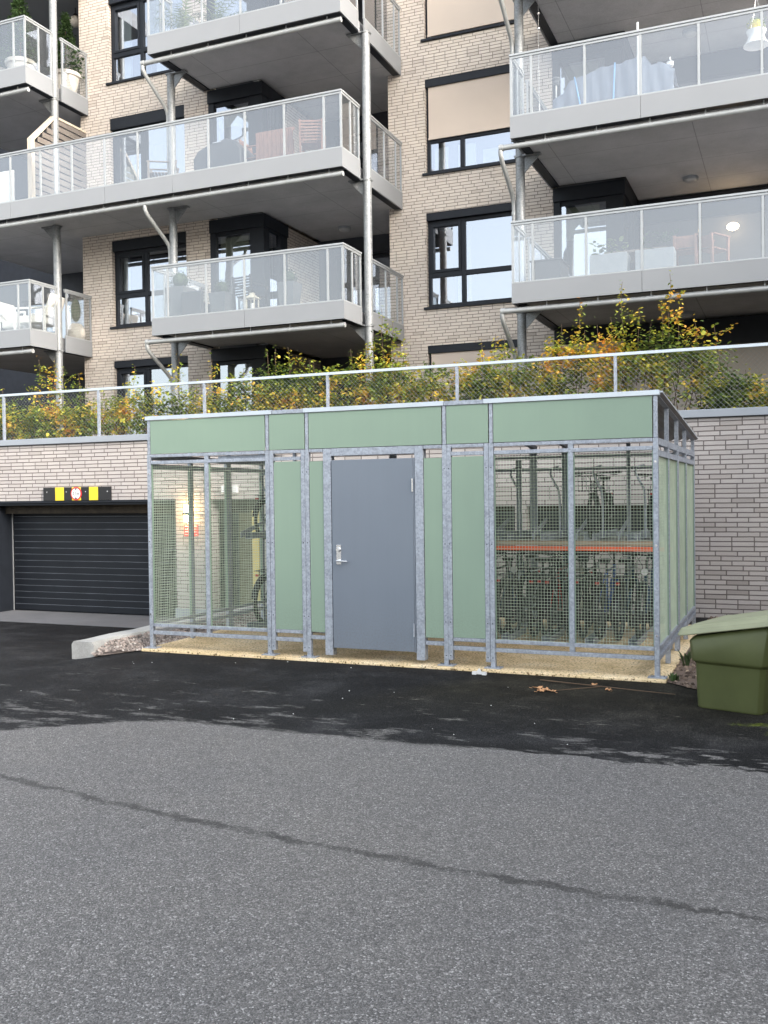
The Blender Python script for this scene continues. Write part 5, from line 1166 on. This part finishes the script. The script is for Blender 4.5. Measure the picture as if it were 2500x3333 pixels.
slat_chair((-9.95, 17.25, 8.13), "teak chair half hidden between barbecue and folded table", rz=R_(90))
b = B(-17.2, -16.0, 16.9, 16.95, 8.13, 9.13).build("privacy_board", M['white'], bevel=0.01); tag(b, "white upright board behind the glass at the far end of the long balcony", "board")
# timber privacy screen
t = thing("timber_screen", (-15.0, 17.2, 8.13), "weathered slatted timber screen with a pale sloping frame on the long balcony", "privacy screen")
B(-15.09, -14.98, 16.36, 16.47, 8.13, 9.50).build("post", M['postwood'], t, bevel=0.004)
b = MB(); b.prism([(16.36, 9.50), (17.10, 10.24), (17.20, 10.25), (16.47, 9.502)], lambda a, v: (-15.09, a, v), lambda a, v: (-14.98, a, v)); b.build("frame", M['postwood'], t)
B(-15.04, -15.0, 17.10, 18.16, 10.20, 10.25).build("frame", M['postwood'], t)
for i in range(14):
    z = 8.2 + i * 0.145
    y0 = 16.48 if z + 0.12 < 9.5 else 16.48 + (z + 0.12 - 9.5)
    B(-15.035, -15.012, y0, 18.17, z, min(z + 0.115, 10.19)).build("slat", M['oldwood'], t)
# low middle balcony: box ball planters, lantern, chairs
def tapered_planter(x, y, z, w0, w1, h, lab, m, ball_r, seed):
    t = thing("planter", (x, y, z), lab, "planter"); b = MB()
    b.mesh([(x - w0, y - w0, z), (x + w0, y - w0, z), (x + w0, y + w0, z), (x - w0, y + w0, z), (x - w1, y - w1, z + h), (x + w1, y - w1, z + h), (x + w1, y + w1, z + h), (x - w1, y + w1, z + h)], [(0, 3, 2, 1), (4, 5, 6, 7), (0, 1, 5, 4), (1, 2, 6, 5), (2, 3, 7, 6), (3, 0, 4, 7)])
    b.build("pot", m, t, bevel=0.01)
    leafball(t, (x, y, z + h + ball_r * 0.75), ball_r, 420, M['box'], seed)
tapered_planter(-10.53, 16.75, 5.34, 0.15, 0.20, 0.50, "dark tapered planter with a clipped ball bush behind the low balcony glass, nearest the lantern", M['planterd'], 0.17, 31)
tapered_planter(-9.08, 16.9, 5.34, 0.13, 0.19, 0.60, "tall dark tapered planter with a small clipped bush right of the lantern", M['planterd'], 0.16, 32)
tapered_planter(-11.58, 16.85, 5.34, 0.18, 0.24, 0.72, "wide dark planter with a pale bush at the low balcony's downpipe end", M['planterd'], 0.22, 33)
t = thing("cushioned_bench", (-11.1, 16.8, 5.34), "dark rattan bench behind the low balcony glass between two planters", "bench")
B(-11.33, -10.85, 16.6, 17.2, 5.345, 5.68).build("seat", M['rattan'], t, bevel=0.02); B(-11.33, -10.85, 16.5, 16.59, 5.345, 5.90).build("backrest", M['rattan'], t, bevel=0.02)
t = thing("lantern", (-9.68, 16.5, 5.34), "pale square lantern with a white candle on the low middle balcony", "lantern")
b = MB()
for sx in (-1, 1):
    for s2 in (-1, 1): b.box(-9.68 + sx * 0.085 - 0.01, -9.68 + sx * 0.085 + 0.01, 16.5 + s2 * 0.085 - 0.01, 16.5 + s2 * 0.085 + 0.01, 5.37, 5.62)
b.box(-9.785, -9.575, 16.395, 16.605, 5.345, 5.369); b.build("frame", M['creamp'], t)
b = MB(); b.mesh([(-9.80, 16.38, 5.62), (-9.56, 16.38, 5.62), (-9.56, 16.62, 5.62), (-9.80, 16.62, 5.62), (-9.72, 16.46, 5.70), (-9.64, 16.46, 5.70), (-9.64, 16.54, 5.70), (-9.72, 16.54, 5.70)], [(0, 3, 2, 1), (4, 5, 6, 7), (0, 1, 5, 4), (1, 2, 6, 5), (2, 3, 7, 6), (3, 0, 4, 7)]); b.box(-9.72, -9.64, 16.46, 16.54, 5.701, 5.73); b.build("lid", M['creamp'], t)
MB().tube((-9.68, 16.5, 5.37), (-9.68, 16.5, 5.53), 0.04, n=14).build("candle", M['white'], t)
slat_chair((-10.0, 17.0, 5.34), "dark garden chair behind the lantern on the low balcony", 0.45, M['blackp'], 0.78, R_(170))
# low far-left balcony: white lounge chairs, striped vase with a shrub
def lounge_chair(x, y, z, rz, lab):
    t = thing("lounge_chair", (x, y, z), lab, "chair", None, rz)
    MB().box(-0.33, 0.33, -0.35, 0.30, 0.25, 0.42).build("seat", M['cushion'], t, bevel=0.04, local=True)
    b = MB(); b.prism([(0.22, 0.40), (0.36, 0.40), (0.52, 0.88), (0.44, 0.90)], lambda a, v: (-0.31, a, v), lambda a, v: (0.31, a, v)); b.build("backrest", M['cushion'], t, bevel=0.03, local=True)
    for s in (-1, 1):
        MB().box(s * 0.36 - 0.03, s * 0.36 + 0.03, -0.38, 0.36, 0.55, 0.59).build("armrest", M['white'], t, bevel=0.008, local=True)
        for y_ in (-0.36, 0.33): MB().box(s * 0.36 - 0.02, s * 0.36 + 0.02, y_ - 0.02, y_ + 0.02, 0, 0.55).build("leg", M['white'], t, local=True)
lounge_chair(-15.45, 17.0, 5.39, R_(-75), "white cushioned lounge chair at the end rail of the low far balcony")
lounge_chair(-16.2, 17.3, 5.39, R_(95), "white cushioned lounge chair behind the first one on the low far balcony")
t = thing("vase_planter", (-15.17, 17.9, 5.39), "round striped pale vase with a small conifer on the low far balcony", "planter")
b = MB(); b.lathe((-15.17, 17.9, 5.39), [(0.13, 0), (0.19, 0.06), (0.215, 0.16), (0.205, 0.27), (0.15, 0.36), (0.11, 0.40)], 24); set_smooth(b.build("pot", M['potw'], t), 60)
leafball(t, (-15.17, 17.9, 6.1), 0.15, 500, M['conifer'], 41, rz=0.38)
# top far-left balcony: conifers in pots, round lamp
for i, (x, y, h, lab) in enumerate(((-15.68, 16.85, 1.75, "tall potted conifer nearest the glass corner of the top far balcony"), (-16.55, 16.9, 1.55, "potted conifer at the picture edge of the top far balcony"), (-15.2, 17.75, 1.45, "potted conifer beside the column on the top far balcony"))):
    t = thing("potted_conifer", (x, y, 10.96), lab, "potted tree", "conifers on the top far balcony")
    b = MB(); b.lathe((x, y, 10.96), [(0.22, 0), (0.29, 0.36), (0.33, 0.38), (0.33, 0.46), (0.29, 0.46)], 24); set_smooth(b.build("pot", M['potw'], t), 50)
    b = MB(); rnd = random.Random(50 + i)
    for k in range(900):
        q = rnd.random(); r = 0.36 * (1 - q) ** 0.8 * rnd.uniform(0.5, 1.1) + 0.02; a = rnd.uniform(0, 6.28)
        leaves(b, (x + r * math.cos(a), y + r * math.sin(a), 11.40 + q * (h - 0.1)), 2, (0.02, 0.02, 0.03), rnd, (0.04, 0.09), -0.8)
    b.build("foliage", M['conifer'], t); MB().tube((x, y, 11.3), (x, y, 11.3 + h * 0.8), 0.02, 0.008, n=6).build("trunk", M['twig'], t)
t = thing("globe_lamp", (-15.35, 19.0, 13.3), "clear globe lamp hanging in the dark top far loggia", "lamp")
MB().tube((-15.62, 18.6, 13.25), (-15.62, 18.6, 13.40), 0.012, n=6).build("stem", M['blackp'], t); b = MB(); b.ball((-15.62, 18.6, 13.08), 0.14, 0.14, 0.13, 20, 12); set_smooth(b.build("lamp_shade", M['potw'], t), 60); MB().tube((-15.62, 18.6, 13.20), (-15.62, 18.6, 13.25), 0.07, 0.05, n=14).build("cap", M['blackp'], t)
# top middle balcony: palms
for i, (x, lab) in enumerate(((-11.45, "feathery palm at the corner of the top middle balcony"), (-10.65, "wide leaved palm behind the top middle balcony glass"))):
    t = thing("potted_palm", (x, 16.9, 10.95), lab, "potted palm", "palms on the top middle balcony")
    b = MB(); b.lathe((x, 16.9, 10.95), [(0.14, 0), (0.19, 0.3), (0.19, 0.32)], 18); b.build("pot", M['planterd'], t)
    b = MB(); rnd = random.Random(60 + i)
    for k in range(15):
        a = k * 0.42 + rnd.uniform(-0.1, 0.1) if i else rnd.uniform(0, 6.28); el = rnd.uniform(0.3, 1.4); ln = rnd.uniform(0.5, 0.8); p = Vector((x, 16.9, 11.3)); d = Vector((math.cos(a) * math.cos(el), math.sin(a) * math.cos(el), math.sin(el)))
        for s in range(9):
            q = p + d * ln / 9; d = (d + Vector((0, 0, -0.09))).normalized(); sd_ = d.cross(Vector((0, 0, 1))).normalized(); b.tube(p, q, 0.005, n=4, caps=False)
            for sg in (-1, 1):
                e = q + sd_ * sg * 0.16 + d * 0.10 + Vector((0, 0, -0.03)); b.mesh([q - d * 0.012, q + d * 0.012, e], [(0, 1, 2)])
            p = q
    b.build("foliage", M['palm'], t)
# right low balcony: storage box, planters, table, stools
t = thing("storage_box", (-3.88, 16.6, 5.34), "dark boarded storage box at the corner of the right low balcony", "storage box")
B(-4.13, -3.62, 16.4, 17.05, 5.345, 5.72).build("body", M['rattan'], t, bevel=0.008); B(-4.15, -3.60, 16.38, 17.07, 5.722, 5.75).build("lid", M['rattan'], t, bevel=0.005)
for x0, x1, lab in ((-3.15, -2.53, "grey rectangular planter beside the storage box on the right low balcony"), (-2.40, -1.78, "grey rectangular planter with green leaves near the balcony table")):
    t = thing("box_planter", ((x0 + x1) / 2, 16.7, 5.34), lab, "planter", "grey planters on the right low balcony")
    b = MB(); b.box(x0, x1, 16.5, 16.85, 5.345, 5.76); b.build("pot", M['planter'], t, bevel=0.008)
    rnd = random.Random(int(-x0 * 10)); b = MB()
    for k in range(26): leaves(b, (rnd.uniform(x0 + 0.05, x1 - 0.05), 16.67, 5.80 + rnd.uniform(0, 0.22)), 2, (0.03, 0.05, 0.03), rnd, (0.06, 0.12), -1)
    b.build("foliage", M['palm'] if x0 < -3 else M['conifer'], t)
t = thing("garden_table", (-2.5, 17.3, 5.34), "dark topped garden table behind the grey planters", "table")
b = MB(); b.box(-3.0, -1.95, 17.0, 17.8, 5.86, 5.90); b.build("tabletop", M['oldwood'], t)
for x in (-2.92, -2.03):
    for y in (17.08, 17.72): B(x - 0.025, x + 0.025, y - 0.025, y + 0.025, 5.345, 5.86).build("leg", M['blackp'], t)
slat_chair((-1.63, 17.0, 5.34), "low teak chair right of the grey planters", 0.34, M['teak'], 0.62, R_(180)); slat_chair((-1.22, 17.1, 5.34), "low teak chair farthest along the right low balcony", 0.3, M['teak'], 0.62, R_(150))
t = thing("wall_lamp", (-1.10, YR - 0.05, 7.07), "lit round lamp on the loggia wall of the right low balcony", "wall lamp")
B(-1.13, -1.07, YR - 0.06, YR - 0.001, 7.0, 7.14).build("bracket", M['white'], t); b = MB(); b.ball((-1.10, YR - 0.12, 7.07), 0.12, 0.08, 0.08, 18, 10); set_smooth(b.build("lamp_shade", M['lampc'], t), 60)
ld = bpy.data.lights.new("lamp_glow", 'POINT'); ld.energy = 1.5; ld.color = (1, 0.7, 0.4); lo = bpy.data.objects.new("lamp_glow", ld); col.objects.link(lo); lo.parent = t; lo.location = (0, -0.32, 0)
# right upper balcony: covered lounge set, parasol, lamp
t = thing("covered_furniture", (-2.8, 16.9, 8.16), "garden furniture under a blue grey cover on the right upper balcony", "garden furniture")
rnd = random.Random(77); nx, ny = 34, 9; vs = []
prof_ = [(-3.75, 8.45), (-3.55, 8.55), (-3.45, 8.72), (-3.2, 8.78), (-2.9, 8.86), (-2.6, 8.86), (-2.35, 8.92), (-2.2, 8.90), (-2.12, 8.74), (-1.95, 8.78), (-1.75, 8.62)]
def pz(x):
    for (a, za), (c, zc) in zip(prof_, prof_[1:]):
        if a <= x <= c: return za + (zc - za) * (x - a) / (c - a)
    return 8.5
for i in range(nx + 1):
    x = -3.75 + 2.0 * i / nx; zt_ = pz(x)
    for j in range(ny + 1):
        v = j / ny; y = 16.42 + 0.10 * v + (0 if v < 0.55 else (v - 0.55) * 1.4); z = 8.17 + (zt_ - 8.17) * min(1, v / 0.55) - (0.1 * (v - 0.55) if v > 0.55 else 0)
        fo = 0.035 * math.sin(i * 1.9 + j * 0.5) * (1 - v) + rnd.uniform(-0.008, 0.008); vs.append((x + rnd.uniform(-.01, .01), y + fo, z + rnd.uniform(-0.01, 0.01)))
b = MB().mesh(vs, [(i * (ny + 1) + j, (i + 1) * (ny + 1) + j, (i + 1) * (ny + 1) + j + 1, i * (ny + 1) + j + 1) for i in range(nx) for j in range(ny)])
o = b.build("cover", M['tarp'], t); set_smooth(o, 80); o.modifiers.new("s", 'SOLIDIFY').thickness = 0.006
bl = plain("light_blue_strap", (0.16, 0.36, 0.66), 0.6)
for x, s in ((-3.35, -0.1), (-2.68, 0.03)):
    b = MB(); b.tube((x, 16.37, pz(x) - 0.02), (x - s, 16.36, 8.22), 0.014, n=4); b.build("strap", bl, t)
t = thing("parasol_stand", (-2.31, 16.5, 8.16), "slim white parasol pole rising just above the right upper balcony rail", "parasol")
MB().tube((-2.31, 16.36, 8.17), (-2.31, 16.36, 9.42), 0.018, n=10).build("pole", M['white'], t); MB().tube((-2.31, 16.36, 8.165), (-2.31, 16.36, 8.19), 0.10, n=16).build("base", M['planterd'], t)
t = thing("garden_torch", (-1.84, 16.7, 8.16), "slim metal garden torch behind the right upper balcony glass", "garden torch")
MB().tube((-1.84, 16.7, 8.17), (-1.84, 16.7, 8.72), 0.012, n=8).build("pole", M['chrome'], t); b = MB(); b.lathe((-1.84, 16.7, 8.72), [(0.02, 0), (0.06, 0.05), (0.065, 0.1), (0.02, 0.14), (0.012, 0.19)], 14); b.build("burner", M['chrome'], t)
t = thing("standing_lamp", (-3.71, 16.6, 8.16), "short standing lamp with a dark cap beside the covered furniture", "lamp")
MB().tube((-3.71, 16.6, 8.17), (-3.71, 16.6, 8.74), 0.012, n=8).build("pole", M['white'], t); b = MB(); b.lathe((-3.71, 16.6, 8.74), [(0.05, 0), (0.06, 0.03), (0.05, 0.06), (0.075, 0.09), (0.06, 0.12), (0.02, 0.14)], 16); b.build("cap", M['planterd'], t)
t = thing("hanging_basket", (-0.52, 16.85, 9.02), "white bowl hanging basket with reddish plants at the right upper balcony", "hanging basket")
b = MB(); b.lathe((-0.52, 16.85, 8.86), [(0.05, 0), (0.20, 0.05), (0.15, 0.12), (0.12, 0.20), (0.16, 0.28)], 20); set_smooth(b.build("pot", M['white'], t), 50)
leafball(t, (-0.52, 16.85, 9.22), 0.15, 260, M['beech'], 91); b = MB()
for a in (0, 2.1, 4.2): b.tube((-0.52 + 0.15 * math.cos(a), 16.85 + 0.15 * math.sin(a), 9.14), (-0.52, 16.85, 9.7), 0.004, n=4)
b.tube((-0.52, 16.85, 9.7), (-0.52, 16.85, 10.62), 0.004, n=4); b.build("chain", M['chrome'], t)
# ceiling lamps, wind chime
for x, y, z, lab in ((-9.32, 20.0, 7.83, "round ceiling lamp under the long middle balcony"), (-1.79, 19.7, 10.62, "round ceiling lamp above the right upper balcony"), (-1.81, 19.75, 7.84, "round ceiling lamp above the right low balcony"), (-1.80, 18.6, 5.04, "round ceiling lamp under the right low balcony, behind the hedge shoots")):
    t = thing("ceiling_lamp", (x, y, z), lab, "ceiling lamp", "round ceiling lamps in the loggias")
    MB().tube((x, y, z - 0.05), (x, y, z + 0.002), 0.15, n=28).build("base", M['planter'], t); b = MB(); b.ball((x, y, z - 0.05), 0.125, 0.125, 0.05, 20, 8); set_smooth(b.build("diffuser", M['lampoff'], t), 70)
t = thing("wind_chime", (-4.2, 17.9, 10.6), "thin wind chime string hanging from the topmost right slab", "wind chime")
b = MB(); b.tube((-4.2, 17.4, 10.60), (-4.2, 17.4, 8.3), 0.004, n=4); b.build("cord", M['white'], t); b = MB(); b.ball((-4.2, 17.4, 10.15), 0.035, 0.035, 0.035, 10, 6); b.ball((-4.2, 17.4, 10.42), 0.025, 0.025, 0.03, 10, 6); b.build("bead", M['chrome'], t)
